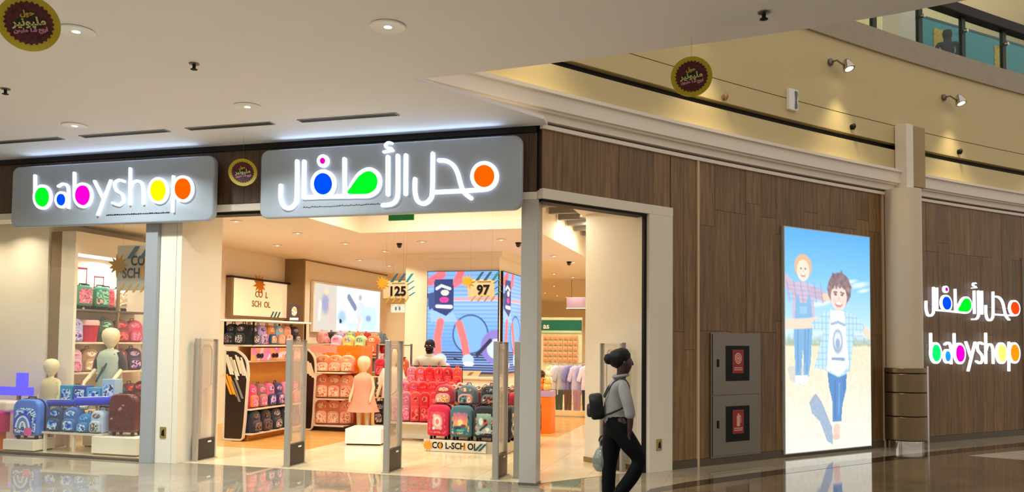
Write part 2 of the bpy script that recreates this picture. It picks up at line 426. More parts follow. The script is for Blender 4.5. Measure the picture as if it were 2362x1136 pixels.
struct('floor_shop_wood', MB().slab(lpts([(-7.05, 1.6), (-3.75, 1.6), (-3.75, 3.3), (-2.9, 3.9), (-2.9, 24), (-7.05, 24)]), 0.004, 0.006).mesh('floor_shop_wood'), M_OAKFLOOR)
struct('floor_shop_wood_aisle', MB().slab(lpts([(-2.1, 4.5), (-0.78, 4.5), (-0.78, 14), (-2.1, 14)]), 0.004, 0.006).mesh('floor_shop_wood_aisle'), M_OAKFLOOR)

# --- mall ceiling with its free edge over the atrium
cpoly = [(-0.91, 7.40), (0.12, 7.0), (1.10, 6.59), (1.70, 6.33), (2.28, 6.05), (2.74, 5.79), (3.14, 5.52), (4.6, 4.4), (6.0, 2.6), (7.0, 0), (7.0, -12), (-24, -12),
         tuple(LP(-23, -0.06)[:2]), tuple(LP(0.12, -0.06)[:2]), (0.32, 8.68)]
struct('ceiling', MB().slab(cpoly, 3.93, 3.965).mesh('ceiling'), M_CEIL)

# --- shop front header (over the window and the entrance)
hdr = thing('wall_front_header', None, None, LP(0, 0), RZL, kind='structure')
put('backing', MB().box(-10.5, 0.0, 0.0, 0.30, 3.21, 4.05).mesh('header_backing'), M_DARK, hdr)
put('lintel', MB().box(-10.5, 0.0, -0.035, 0.30, 3.12, 3.205).mesh('header_lintel', bevel=0.006), M_FRAME, hdr)
put('shutter_slot', MB().box(-4.585, -0.05, 0.02, 0.2, 3.085, 3.12).mesh('shutter_slot'), M_BLACK, hdr)
put('top_trim_or_shadow', MB().box(-10.5, -0.01, -0.05, 0.0, 3.865, 3.93).mesh('header_cove_shadow', bevel=0.008), mat('cove_shadow_strip', '#2e2a26', 0.7, spec=0.2), hdr)  # cove shadow under the ceiling painted as a dark strip
x = -10.5
while x < -0.02:
    w = min(0.20, -0.005 - x)
    put('plank', UNIT, M_WOOD_SHADED, hdr, (x + w / 2, -0.011, 3.212), (0, 0, 0), (w - 0.004, 0.022, 0.65)); x += 0.20

# --- pier between window and entrance
pier = thing('wall_front_pier', None, None, LP(0, 0), RZL, kind='structure')
put('grey_post', MB().box(-5.08, -4.90, -0.06, 0.26, 0.0, 3.12).mesh('pier_post', bevel=0.006), mat('blue_lit_grey_post', '#a9acb0', 0.3, 0.3, var=0.03), pier)  # bluish cast of the mall light put into the post's grey
put('panel', MB().box(-4.90, -4.665, 0.0, 0.26, 0.0, 3.12).mesh('pier_panel_a', bevel=0.004), M_FRAME, pier)
put('shutter_groove', MB().box(-4.665, -4.655, 0.02, 0.05, 0.0, 3.12).mesh('pier_groove'), M_BLACK, pier)
put('return_panel', MB().box(-4.66, -4.585, 0.0, 0.82, 0.0, 3.24).mesh('pier_return', bevel=0.004), M_FRAME, pier)
# --- slim corner post of the entrance
cpst = thing('wall_corner_post', None, None, LP(0, 0), RZL, kind='structure')
put('post', MB().box(-0.175, 0.02, -0.035, 0.15, 0.0, 3.12).mesh('corner_post', bevel=0.008), M_POST, cpst)
put('base_plate', MB().box(-0.18, 0.025, -0.04, 0.155, 0.0, 0.03).mesh('corner_post_base'), M_STEEL, cpst)

# --- glass of the show window
win = thing('window_1', None, None, LP(0, 0), RZL, kind='structure')
put('pane', MB().box(-10.4, -5.08, 0.03, 0.042, 0.03, 3.12).mesh('show_window_pane'), pane_mat('window_glass', (0.97, 0.985, 0.98), 0.015, '#ffe7c0'), win)
put('sill', MB().box(-10.4, -5.08, 0.0, 0.08, 0.004, 0.03).mesh('show_window_sill'), M_STEEL, win)

# --- curved side wall: planks, portal, trims
wr = thing('wall_side', None, None, (0, 0, 0), 0, kind='structure')
def arc_box(mb, s0, s1, d0, d1, z0, z1, n=None):
    n = n or max(1, int((s1 - s0) / 0.6))
    for i in range(n):
        a, b = s0 + (s1 - s0) * i / n, s0 + (s1 - s0) * (i + 1) / n
        P = [AP(a, d1), AP(b, d1), AP(b, d0), AP(a, d0)]
        mb.add([(p.x, p.y, z) for z in (z0, z1) for p in P], [(0, 3, 2, 1), (4, 5, 6, 7), (0, 1, 5, 4), (1, 2, 6, 5), (2, 3, 7, 6), (3, 0, 4, 7)])
    return mb
bk = MB(); arc_box(bk, 0.0, 2.06, -0.22, -0.02, 3.22, 3.95); arc_box(bk, 2.06, 14.0, -0.22, -0.02, 0.0, 3.95)
put('backing', bk.mesh('side_wall_backing'), M_DARK, wr)
def plank_run(s0, s1, zlo, zhi, joints, width=0.31):
    n = max(1, round((s1 - s0) / width)); w = (s1 - s0) / n
    for i in range(n):
        sc = s0 + w * (i + .5); zs = [zlo]
        for j in joints:
            z = j + rnd.choice((-0.22, 0.0, 0.0, 0.16))
            if zlo + .3 < z < zhi - .2 and rnd.random() < 0.8: zs.append(z)
        zs.append(zhi)
        for a, b in zip(zs[:-1], zs[1:]):
            dd = rnd.uniform(-0.002, 0.002)
            put('plank', UNIT, M_WOOD, wr, AP(sc, -0.010 + dd, a + 0.002), (0, 0, RZA(sc)), (w - 0.004, 0.022, b - a - 0.004))
plank_run(0.02, 2.06, 3.235, 3.90, [])
plank_run(2.07, 2.54, 0.10, 3.90, [1.7], 0.235)
plank_run(2.58, 6.58, 0.10, 3.90, [1.72, 3.3])
plank_run(7.45, 13.6, 0.10, 3.90, [1.6, 3.1])
put('top_trim_or_shadow', arc_box(MB(), 0.0, 14.0, -0.02, 0.03, 3.90, 3.945).mesh('side_wall_top_trim'), M_CORNICE, wr)
put('vertical_trim', arc_box(MB(), 2.542, 2.578, -0.02, 0.02, 0.0, 3.90, 1).mesh('side_wall_trim_a'), mat('pale_joint_trim', '#cdb08d', 0.4), wr)
put('vertical_trim', arc_box(MB(), 6.585, 6.625, -0.02, 0.02, 0.0, 3.90, 1).mesh('side_wall_trim_b'), mat('pale_joint_trim', '#cdb08d', 0.4), wr)
put('skirting', arc_box(MB(), 2.07, 14.0, -0.02, 0.012, 0.0, 0.10).mesh('side_wall_skirting'), mat('dark_skirting', '#53483a', 0.25, 0.4), wr)
portal = thing('door_1', None, None, (0, 0, 0), 0, kind='structure')
put('lintel', arc_box(MB(), 0.0, 2.07, -0.25, 0.04, 3.125, 3.235).mesh('portal_lintel'), M_FRAME, portal)
put('jamb', arc_box(MB(), 1.665, 2.07, -0.22, 0.04, 0.0, 3.125, 1).mesh('portal_jamb', bevel=0.005), M_FRAME, portal)
put('shutter_groove', arc_box(MB(), 1.625, 1.665, -0.05, -0.01, 0.0, 3.125, 1).mesh('portal_groove'), M_BLACK, portal)
put('shutter_slot', arc_box(MB(), 0.02, 1.66, -0.16, 0.0, 3.095, 3.125, 3).mesh('portal_slot'), M_BLACK, portal)
rw = thing('wall_entrance_return', None, None, AP(1.66, -0.05), RZA(1.66), kind='structure')
put('panel', MB().box(-0.02, 0.10, 0.0, 1.05, 0.0, 3.24).mesh('return_panel', bevel=0.004), M_FRAME, rw)
put('skirting', MB().box(-0.03, 0.10, 0.0, 1.06, 0.0, 0.07).mesh('return_skirting'), M_TAUPE, rw)

# --- atrium bulkhead over the side wall
bh = thing('wall_bulkhead', None, None, (0, 0, 0), 0, kind='structure')
put('cornice', arc_box(MB(), -2.2, 14.0, -0.2, 0.06, 3.975, 4.06).mesh('cornice_low'), M_CORNICE, bh)
put('cornice', arc_box(MB(), -2.2, 14.0, -0.2, 0.11, 4.06, 4.085).mesh('cornice_bead'), M_CORNICE, bh)
put('cornice', arc_box(MB(), -2.2, 14.0, -0.2, 0.15, 4.085, 4.25).mesh('cornice_face'), M_CORNICE, bh)
put('cornice', arc_box(MB(), -2.2, 14.0, -0.2, 0.19, 4.25, 4.29).mesh('cornice_top'), M_CORNICE, bh)
put('lower_panel', arc_box(MB(), -2.2, 14.0, -0.2, 0.05, 4.29, 4.63).mesh('bulkhead_lower'), M_CREAM, bh)
put('slot', arc_box(MB(), -2.2, 14.0, -0.2, -0.05, 4.63, 4.73).mesh('bulkhead_slot'), M_BLACK, bh)
put('middle_panel', arc_box(MB(), -2.2, 14.0, -0.2, 0.05, 4.73, 5.01).mesh('bulkhead_middle'), M_CREAM, bh)
put('joint', arc_box(MB(), -2.2, 14.0, -0.2, 0.035, 5.01, 5.022).mesh('bulkhead_joint'), M_TAUPE, bh)
put('upper_panel', arc_box(MB(), -2.2, 14.0, -0.2, 0.05, 5.022, 6.10).mesh('bulkhead_upper'), M_CREAM, bh)
put('slab_edge', arc_box(MB(), -2.2, 16.0, -0.25, 0.09, 6.10, 6.46).mesh('bulkhead_slab_edge'), M_STONEFASCIA, bh)
# --- upper gallery behind the bulkhead
struct('floor_gallery', arc_box(MB(), -2, 18, -6.0, -0.25, 6.2, 6.44).mesh('floor_gallery'), M_FLOOR)
struct('wall_gallery', arc_box(MB(), -2, 22, -6.2, -6.0, 6.44, 10.5).mesh('wall_gallery'), M_CREAM)
struct('ceiling_gallery', arc_box(MB(), 4, 22, -6.0, -1.6, 9.3, 9.4).mesh('ceiling_gallery'), M_CEIL)

# --- shop shell
struct('wall_shop_left', MB().box(-7.3, -7.1, 3.0, 6.5, 0, 3.24).mesh('wall_shop_left'), M_SHOPWHITE, None, LP(0, 0), RZL)
struct('wall_window_side', MB().box(-7.75, -7.6, 1.0, 3.0, 0, 3.24).box(-7.6, -7.1, 2.9, 3.0, 0, 3.24).mesh('wall_window_side'), M_SHOPWHITE, None, LP(0, 0), RZL)
w2 = thing('wall_shop_left_deep', None, None, LP(0, 0), RZL, kind='structure')
put('panel', MB().box(-7.3, -6.65, 6.55, 10.6, 0, 3.24).mesh('deep_panel'), M_SHOPWHITE, w2)
put('end_face', MB().box(-7.1, -6.645, 6.5, 6.55, 0, 3.24).mesh('deep_end_face'), M_TAUPE, w2)
put('top_line', MB().box(-6.65, -6.64, 6.55, 10.6, 3.205, 3.235).mesh('deep_top_line'), M_TAUPE, w2)
struct('wall_shop_far_left', MB().box(-7.3, -7.1, 10.6, 25, 0, 3.24).mesh('wall_shop_far_left'), M_SHOPWHITE, None, LP(0, 0), RZL)
struct('wall_shop_right', MB().box(0.3, 0.45, 2.3, 25, 0, 3.3).mesh('wall_shop_right'), M_SHOPWHITE, None, LP(0, 0), RZL)
struct('wall_shop_back', MB().box(-9.3, 0.45, 25, 25.2, 0, 3.3).mesh('wall_shop_back'), M_SHOPWHITE, None, LP(0, 0), RZL)
struct('wall_window_back', MB().box(-10.4, -7.62, 0.95, 1.07, 0, 3.24).mesh('wall_window_back'), M_SHOPWHITE, None, LP(0, 0), RZL)
struct('wall_window_end', MB().box(-10.5, -10.4, 0.05, 1.07, 0, 3.24).mesh('wall_window_end'), M_SHOPWHITE, None, LP(0, 0), RZL)
csh = thing('ceiling_shop', None, None, LP(0, 0), RZL, kind='structure')
cm = MB()
for pl in ([(-10.4, 0.3), (-3.63, 0.3), (-3.63, 25), (-10.4, 25)], [(-3.63, 0.3), (0.0, 0.3), (0.86, 1.36), (0.3, 2.2), (0.1, 2.2), (0.1, 1.0), (-3.63, 1.0)],
           [(-3.63, 3.0), (-0.85, 3.0), (-0.85, 25), (-3.63, 25)], [(-0.85, 13), (0.3, 13), (0.3, 25), (-0.85, 25)], [(0.1, 2.2), (0.3, 2.2), (0.3, 13), (0.1, 13)]):
    cm.slab(pl, 3.24, 3.30)
put('panel', cm.mesh('shop_ceiling_panels'), M_SHOPWHITE, csh)
tr = MB().box(-3.69, -3.63, 0.9, 3.06, 3.30, 3.72).box(-3.63, -0.85, 3.0, 3.06, 3.30, 3.72).box(-0.91, -0.85, 3.06, 13, 3.30, 3.72).box(0.1, 0.16, 0.9, 13, 3.30, 3.72).box(-3.69, 0.16, 0.88, 0.94, 3.30, 3.72).box(-0.91, 0.16, 13, 13.06, 3.30, 3.72)
put('tray_side', tr.mesh('shop_tray_sides'), M_SHOPWHITE, csh)
put('tray_top', MB().box(-3.75, 0.2, 0.85, 13.1, 3.72, 3.78).mesh('shop_tray_top'), M_SHOPWHITE, csh)
for i in range(14):
    put('grille_bar', UNIT, M_GREYGRILLE, csh, (-0.37, 3.3 + i * 0.68, 3.60), (0, 0, 0), (0.9, 0.10, 0.10))

# --- engaged column with bronze base
clm = thing('column', None, None, AP(6.88, 0.16), RZA(6.88), kind='structure')
put('shaft', MB().lathe([(0.275, 1.22), (0.275, 3.97)], 40).mesh('column_shaft', smooth=40), mat('column_paint', '#dccbb0', 0.5, var=0.02), clm)
put('pilaster', MB().box(-0.02, 0.16, -0.10, 0.10, 3.95, 5.01).mesh('column_pilaster', bevel=0.01), M_CORNICE, clm)
put('pilaster_shaded_face', MB().box(0.16, 0.52, -0.07, 0.10, 4.05, 5.01).mesh('column_pilaster_shaded_face', bevel=0.006), mat('tan_shaded_pilaster', '#a98a5c', 0.5), clm)  # shade on the pilaster's front face put into a darker tan
for k, (a, b) in enumerate(((0.13, 0.48), (0.495, 0.84), (0.855, 1.13), (1.145, 1.22))):
    put('cladding_band', MB().lathe([(0.315, a), (0.32, a + .006), (0.32, b - .006), (0.315, b)], 40).mesh('column_band_%d' % k, smooth=30), M_BRONZE, clm)
put('joint_core', MB().lathe([(0.305, 0.12), (0.305, 1.21)], 32).mesh('column_core', smooth=40), M_BLACK, clm)
put('plinth', MB().lathe([(0.27, 0.0), (0.27, 0.13)], 32).mesh('column_plinth', smooth=40), M_CHROME, clm)
for a in (math.radians(128), math.radians(-62)):
    put('edge_strip', MB().box(-0.02, 0.02, -0.012, 0.012, 0.0, 1.25).mesh('column_edge_strip'), M_CHROME, clm, (0.33 * math.cos(a), 0.33 * math.sin(a), 0), (0, 0, a + math.pi / 2))

# ================================================================== SHOP SIGNS
M_SIGNBOX = mat('silver_sign_panel', '#aab3be', 0.42, 0.1, var=0.03, scale=3)
M_LET = glow('white_letter_glow', '#e8eeff', 1.9)
COLS = {'green': '#00f020', 'blue': '#0048e8', 'magenta': '#f000c0', 'yellow': '#fff000', 'orange': '#ff5a00', 'red_orange': '#ff4010', 'pink': '#d000a8', 'cyan': '#1890e0', 'cream': '#ffe870', 'amber': '#ff8c10', 'mint': '#10e868'}
def fillmat(c): return glow('letter_fill_' + c, COLS[c], 1.35)
def latin_logo(P):
    """letters of the latin name: (strokes, fills); P maps drawing units to x,z"""
    w = 15
    S = lambda pts, n=6: [P(*p) for p in crv(pts, n)] if len(pts) > 2 else [P(*p) for p in pts]
    E_ = lambda cx, cy, rx, ry: [P(*q) for q in ell(cx, cy, rx, ry)]
    return [
        dict(st=[S([(293, 462), (293, 640)])], ring=[(358, 645, 70, 96)], fill=[('green', 358, 645, 56, 80)]),
        dict(st=[S([(492, 553), (530, 533), (565, 545), (578, 590), (578, 735)])], ring=[(520, 668, 46, 62)], fill=[('blue', 520, 668, 34, 49)]),
        dict(st=[S([(628, 440), (628, 620)])], ring=[(702, 630, 73, 98)], fill=[('magenta', 702, 630, 59, 82)]),
        dict(st=[S([(800, 510), (872, 655)]), S([(938, 505), (828, 795)])], ring=[], fill=[]),
        dict(st=[S([(1052, 512), (1010, 500), (972, 528), (985, 585), (1035, 625), (1048, 675), (1010, 712), (955, 695)])], ring=[], fill=[]),
        dict(st=[S([(1104, 402), (1100, 705)]), S([(1106, 575), (1130, 522), (1172, 508), (1206, 535), (1215, 600), (1215, 700)])], ring=[], fill=[]),
        dict(st=[], ring=[(1345, 590, 77, 103)], fill=[('yellow', 1345, 590, 62, 88)]),
        dict(st=[S([(1472, 470), (1465, 765)])], ring=[(1555, 575, 80, 103)], fill=[('orange', 1555, 575, 65, 88)]),
    ], w
def arabic_logo():
    w = 18
    return [
        dict(st=[[(200, 558), (200, 660), (225, 728), (268, 742), (310, 715), (330, 650), (333, 360)]], ring=[], fill=[]),
        dict(st=[[(390, 362), (388, 655)], [(388, 655), (560, 648), (760, 645), (900, 640)]], ring=[(548, 545, 88, 102)], fill=[('blue', 548, 545, 73, 87)]),
        dict(st=[], ring=[(545, 358, 33, 37)], fill=[('pink', 545, 358, 21, 25)]),
        dict(st=[[(718, 342), (722, 640)], [(738, 640), (775, 560), (830, 475), (890, 432), (945, 430), (992, 470), (1006, 530), (985, 595), (930, 636), (860, 644), (738, 640)]], ring=[],
             fill=[('green', [(750, 622), (785, 560), (838, 488), (893, 448), (940, 446), (978, 480), (990, 532), (972, 584), (925, 620), (858, 628)])]),
        dict(st=[[(1072, 325), (1072, 630)]], thin=[[(1104, 212), (1074, 208), (1052, 228), (1064, 250), (1100, 254)], [(1038, 284), (1112, 270)]], ring=[], fill=[]),
        dict(st=[[(1152, 315), (1152, 600), (1140, 672), (1100, 708), (1030, 718)]], ring=[], fill=[]),
        dict(st=[[(1218, 312), (1216, 625)]], ring=[], fill=[]),
        dict(st=[[(1292, 505), (1292, 610), (1312, 680), (1362, 705), (1412, 672), (1432, 600), (1437, 298)], [(1440, 612), (1570, 606), (1700, 600), (1850, 590)]], ring=[], fill=[]),
        dict(st=[[(1488, 352), (1550, 358), (1605, 395), (1640, 460), (1662, 540), (1690, 612), (1748, 660)]], ring=[], fill=[]),
        dict(st=[], ring=[(1858, 482, 98, 106)], fill=[('orange', 1858, 482, 83, 90)]),
    ], w
def build_logo(parent, glyphs, w, P, px_w, y0, y1, lm, colmap=None, curve=True):
    """strokes -> 'letter' parts, coloured counters -> 'letter_fill' sub-parts"""
    for g in glyphs:
        mb = MB()
        for pts in g['st']:
            q = pts if not curve else ([P(*p) for p in (crv(pts, 7) if len(pts) > 3 else pts)])
            mb.ribbon(q, w * px_w, y0, y1)
        for pts in g.get('thin', []):
            mb.ribbon([P(*p) for p in (crv(pts, 7) if len(pts) > 3 else pts)], w * px_w * .62, y0, y1)
        for (cx, cy, rx, ry) in g['ring']:
            mb.ribbon([P(*p) for p in ell(cx, cy, rx, ry)], w * px_w, y0, y1, closed=True)
        L_ = put('letter', mb.mesh('sign_letter'), lm, parent)
        for fl in g['fill']:
            c = fl[0] if colmap is None else colmap.get(fl[0], fl[0])
            pl = [P(*p) for p in (crv(fl[1], 5, True) if isinstance(fl[1], list) else ell(*fl[1:]))]
            put('letter_fill', MB().prism(pl, y0 - 0.004, y1 - 0.005).mesh('sign_letter_fill'), fillmat(c), L_)
def sign_box(name, label, s0, s1, z0, z1):
    c = (s0 + s1) / 2
    t = thing(name, label, 'shop sign', LP(c, 0, 0), RZL)
    put('panel', MB().prism(rrect(s0 - c, s1 - c, z0, z1, 0.10), -0.20, -0.11).mesh('sign_panel', smooth=40, bevel=0.022, seg=3), M_SIGNBOX, t)
    put('mounting_bracket', MB().box(s0 - c + .5, s1 - c - .5, -0.11, -0.0225, z0 + .35, z1 - .1).mesh('sign_bracket'), M_STEEL, t)
    st = put('uplight_strip', MB().box(s0 - c + .25, s1 - c - .25, -0.135, -0.115, z1 + .0005, z1 + .006).mesh('sign_uplight'), glow('sign_uplight_glow', '#9cc4ff', 2.0), t)
    o = lamp('uplight', st, 'AREA', UPL_W, (0.50, 0.72, 1.0), (0, -0.17, z1 + .03), (math.radians(-112), 0, 0), 0.1); o.data.shape = 'RECTANGLE'; o.data.size = s1 - s0 - .5; o.data.size_y = 0.04
    return t, c
sb, c1 = sign_box('shop_sign', 'long silver fascia sign with glowing latin letters reading babyshop', -7.09, -4.00, 2.985, 3.785)
def Pl(x, y):
    s, z = on_t(x / 3.69, 280 + y / 3.69, -0.23); return (s - c1, z)
gl, wl = latin_logo(Pl); build_logo(sb, gl, wl, Pl, 1.02 / 1000, -0.235, -0.203, M_LET, curve=False)
mb = MB(); s_, z_ = Pl(890, 798); e_, ze = Pl(1430, 775); k = s_
while k < e_:
    d = rnd.uniform(.012, .03); mb.box(k, k + d, -0.204, -0.2, z_ + (ze - z_) * (k - s_) / (e_ - s_) - .006, z_ + (ze - z_) * (k - s_) / (e_ - s_) + rnd.choice((.006, .01))); k += d + .008
put('tagline', mb.mesh('sign_tagline'), M_BLACK, sb)
sa, c2 = sign_box('shop_sign', 'long silver fascia sign with glowing Arabic letters above the entrance', -3.36, -0.13, 2.985, 3.805)
def Pa(x, y):
    s, z = on_t(590 + x / 3.525, 270 + y / 3.525, -0.23); return (s - c2, z)
ga, wa = arabic_logo(); build_logo(sa, ga, wa, Pa, 1.26 / 1000, -0.235, -0.203, M_LET)
mb = MB(); s_, z_ = Pa(375, 735); e_, ze = Pa(1010, 705); k = s_
while k < e_:
    d = rnd.uniform(.012, .035); z0 = z_ + (ze - z_) * (k - s_) / (e_ - s_); mb.ribbon([(k, z0), (k + d * .5, z0 + rnd.uniform(-.008, .012)), (k + d, z0)], .003, -0.204, -0.2); k += d + .01
put('tagline', mb.mesh('sign_tagline_b'), M_BLACK, sa)
# wall letters further along the curved wall
def remap(xs, ys, X0, X1, Z0, Z1):
    x0, x1 = xs; y0, y1 = ys
    return lambda x, y: (X0 + (x - x0) / (x1 - x0) * (X1 - X0), Z1 - (y - y0) / (y1 - y0) * (Z1 - Z0))
M_LET2 = glow('white_wall_letter_glow', '#e4ebff', 1.6)
t = thing('wall_sign', 'halo lit Arabic letters mounted on the wood wall beyond the column', 'shop sign', AP(9.0, 0, 0), RZA(9.0))
Pq = remap((182, 1978), (200, 760), -1.36, 1.36, 1.98, 2.66)
def Pq2(x, y):            # the drawn letters lean with the fascia's perspective: level them
    return Pq(x, y + (x - 182) * 0.062 - 40)
build_logo(t, ga, wa, Pq2, 0.00080, -0.075, -0.035, M_LET2, {'orange': 'red_orange', 'green': 'green'})
put('standoff_rail', MB().box(-1.25, 1.25, -0.035, 0.0, 2.22, 2.24).mesh('sign_rail'), M_STEEL, t)
t = thing('wall_sign', 'halo lit latin letters reading babyshop on the wood wall beyond the column', 'shop sign', AP(9.05, 0, 0), RZA(9.05))
Pw = remap((278, 1650), (400, 800), -1.30, 1.28, 1.14, 1.80)
def Pw2(x, y):
    return Pw(x, y + (x - 278) * 0.055 - 35)
gl2, _ = latin_logo(Pw2); build_logo(t, gl2, wl, Pw2, 0.00112, -0.075, -0.035, M_LET2, {'green': 'mint', 'blue': 'cyan', 'yellow': 'cream', 'orange': 'amber'}, curve=False)
put('standoff_rail', MB().box(-1.25, 1.25, -0.035, 0.0, 1.47, 1.49).mesh('sign_rail_b'), M_STEEL, t)

# ================================================================== MALL FIXTURES
M_BULB = glow('cool_lamp_glow', '#e6fffb', 9.0)
M_BULBW = glow('warm_lamp_glow', '#ffe9c4', 14.0)
ORD = ['first', 'second', 'third', 'fourth', 'fifth', 'sixth', 'seventh', 'eighth', 'ninth', 'tenth', 'eleventh', 'twelfth']
def downlight(p, label, r=0.115, power=None, glow_m=None, color=MALL_C, group='ceiling downlights of the mall', name='ceiling_downlight', spread=2.6):
    t = thing(name, label, 'ceiling light', p, 0, group)
    put('trim_ring', cached(('dring', r), lambda: MB().lathe([(r, -0.001), (r * 1.16, -0.002), (r * 1.2, -0.010), (r * 1.12, -0.016), (r, -0.012)], 28).mesh('downlight_ring', smooth=40)), M_WHITE, t)
    put('lens', cached(('dlens', r), lambda: MB().lathe([(r * 0.99, -0.004), (r * 0.8, -0.010), (0.0001, -0.013)], 24).mesh('downlight_lens', smooth=50)), glow_m or M_BULB, t)
    if power: lamp('downlight_lamp', t, 'AREA', power, color, (0, 0, -0.03), size=r * 1.8, spread=spread)
    return t
CZ = 3.93
downlight(Vector((-0.96, 6.12, CZ)), 'cool white ceiling downlight nearest the free ceiling edge', power=MALL_W)
downlight(Vector((-2.72, 8.30, CZ)), 'cool white ceiling downlight above the gap between the two fascia signs', power=MALL_W)
downlight(Vector((-4.92, 9.13, CZ)), 'cool white ceiling downlight above the babyshop fascia sign', power=MALL_W)
downlight(Vector((-3.40, 6.28, CZ)), 'cool white ceiling downlight partly behind the large round hanging sign', power=MALL_W)
for i, (x, y) in enumerate(((-6.6, 7.6), (-1.2, 3.6), (-4.2, 3.2), (2.4, 2.2), (-1.6, 0.4), (-7.2, 4.6))):
    downlight(Vector((x, y, CZ)), 'cool white ceiling downlight over the walkway, %s of those behind the viewer' % ORD[i], power=MALL_W)
def sprinkler(p, label):
    t = thing('sprinkler', label, 'sprinkler', p, 0, 'ceiling sprinklers')
    put('escutcheon', cached('spr_a', lambda: MB().lathe([(0.045, 0), (0.042, -0.008), (0.018, -0.014)], 18).mesh('sprinkler_cup', smooth=40)), M_STEEL, t)
    put('head', cached('spr_b', lambda: MB().lathe([(0.014, -0.012), (0.014, -0.045), (0.03, -0.05), (0.03, -0.054), (0.004, -0.062)], 14).mesh('sprinkler_head', smooth=40)), M_BLACK, t)
sprinkler(Vector((-2.77, 7.02, CZ)), 'small dark sprinkler between two lit downlights on the mall ceiling')
sprinkler(Vector((-4.88, 7.80, CZ)), 'small dark sprinkler below the round sign at the edge of the picture')
sprinkler(Vector((1.78, 5.79, CZ)), 'small dark sprinkler near the free edge of the mall ceiling')
for i, (a, b) in enumerate(((-6.78, -5.65), (-5.35, -4.15), (-3.88, -2.79), (-2.46, -1.30))):
    t = thing('slot_diffuser', '%s slim dark ceiling air slot above the fascia signs, counting from the window end' % ORD[i], 'air vent', LP((a + b) / 2, -0.86, CZ), RZL, 'ceiling air slots')
    L_ = b - a
    put('frame', MB().box(-L_ / 2, L_ / 2, -0.055, -0.04, -0.008, 0.0).box(-L_ / 2, L_ / 2, 0.04, 0.055, -0.008, 0.0).box(-L_ / 2, -L_ / 2 + .015, -0.04, 0.04, -0.008, 0).box(L_ / 2 - .015, L_ / 2, -0.04, 0.04, -0.008, 0).mesh('slot_frame'), mat('grey_slot_frame', '#8a8480', 0.5), t)
    put('gap', MB().box(-L_ / 2 + .015, L_ / 2 - .015, -0.04, 0.04, -0.003, 0.0).mesh('slot_gap'), M_BLACK, t)
    put('vane', MB().box(-L_ / 2 + .015, L_ / 2 - .015, -0.005, 0.005, -0.007, -0.003).mesh('slot_vane'), M_GREYGRILLE, t)

# hanging round promotion signs
M_GOLD = mat('gold_disc_rim', '#c2aa10', 0.4, var=0.15, scale=20)
M_MAROON = print_mat('maroon_disc_face', ['#4a0410', '#5e0a18', '#3a0208', '#6a1418'], 30)
M_CHART = mat('pale_gold_lettering', '#d9cf7a', 0.4); M_ROSE = mat('rose_lettering', '#d58ea8', 0.4); M_DKC = mat('dark_disc_centre', '#1a120a', 0.5)
AR1 = '\ufeae\ufef4\ufee7\ufeee\ufef4\ufee0\ufee3'; AR0 = '\ufedd\ufeee\ufea3'; AR2 = '\ufee5\ufeee\ufef4\ufee0\ufee3 1.5 \ufea2\ufe91\ufead\ufe8d'
def round_sign(px, py, y, r, label, tilt=0.0, wire=0.3):
    d = ray(px, py); p = EYEP + d * (y / d[1]); yaw = -math.atan2(p[0], p[1])
    t = thing('hanging_round_sign', label, 'hanging sign', Vector(p), yaw, 'round hanging promotion signs')
    R_ = Matrix.Rotation(math.radians(-tilt), 4, 'Y')
    def pp(name, mb, m, **k): put(name, mb.xf(R_).mesh(name, **k), m, t)
    pp('rim', MB().prism(ell(0, 0, r, r, 48), -0.006, 0.006), M_GOLD)
    star = [((r * (0.80 if k % 2 else 0.725)) * math.cos(2 * math.pi * k / 56), (r * (0.80 if k % 2 else 0.725)) * math.sin(2 * math.pi * k / 56)) for k in range(56)]
    pp('medallion', MB().prism(star, -0.009, -0.006), M_MAROON)
    pp('centre', MB().prism(ell(0.0, -0.02 * r, r * .52, r * .24, 30), -0.0105, -0.009), M_DKC)
    for txt, sz, zo, m in ((AR0, .26, .34, M_GOLD), (AR1, .40, .03, M_CHART), (AR2, .19, -.26, M_ROSE)):
        me = text_mesh(txt, sz * r, 0.002, 0.002); me.transform(R_ @ Matrix.Translation((0, -0.011, zo * r))); put('lettering', me, m, t)
    put('wire', MB().tube([(0, 0, r - .01), (0, 0, r + wire)], 0.0012, 5).mesh('sign_wire'), M_STEEL, t)
def wz(px, py, y, r):
    d = ray(px, py); return CZ - (EYEP + d * (y / d[1]))[2] - r
round_sign(67, 54, 4.8, 0.166, 'largest round maroon and gold hanging sign, beside a downlight', 14, wz(67, 54, 4.8, .166))
round_sign(560, 398, 9.62, 0.162, 'small round maroon and gold hanging sign between the two fascia signs', 10, wz(560, 398, 9.62, .162))
round_sign(1595, 177, 6.30, 0.158, 'round maroon and gold hanging sign in front of the cream bulkhead', 6, wz(1595, 177, 6.30, .158))

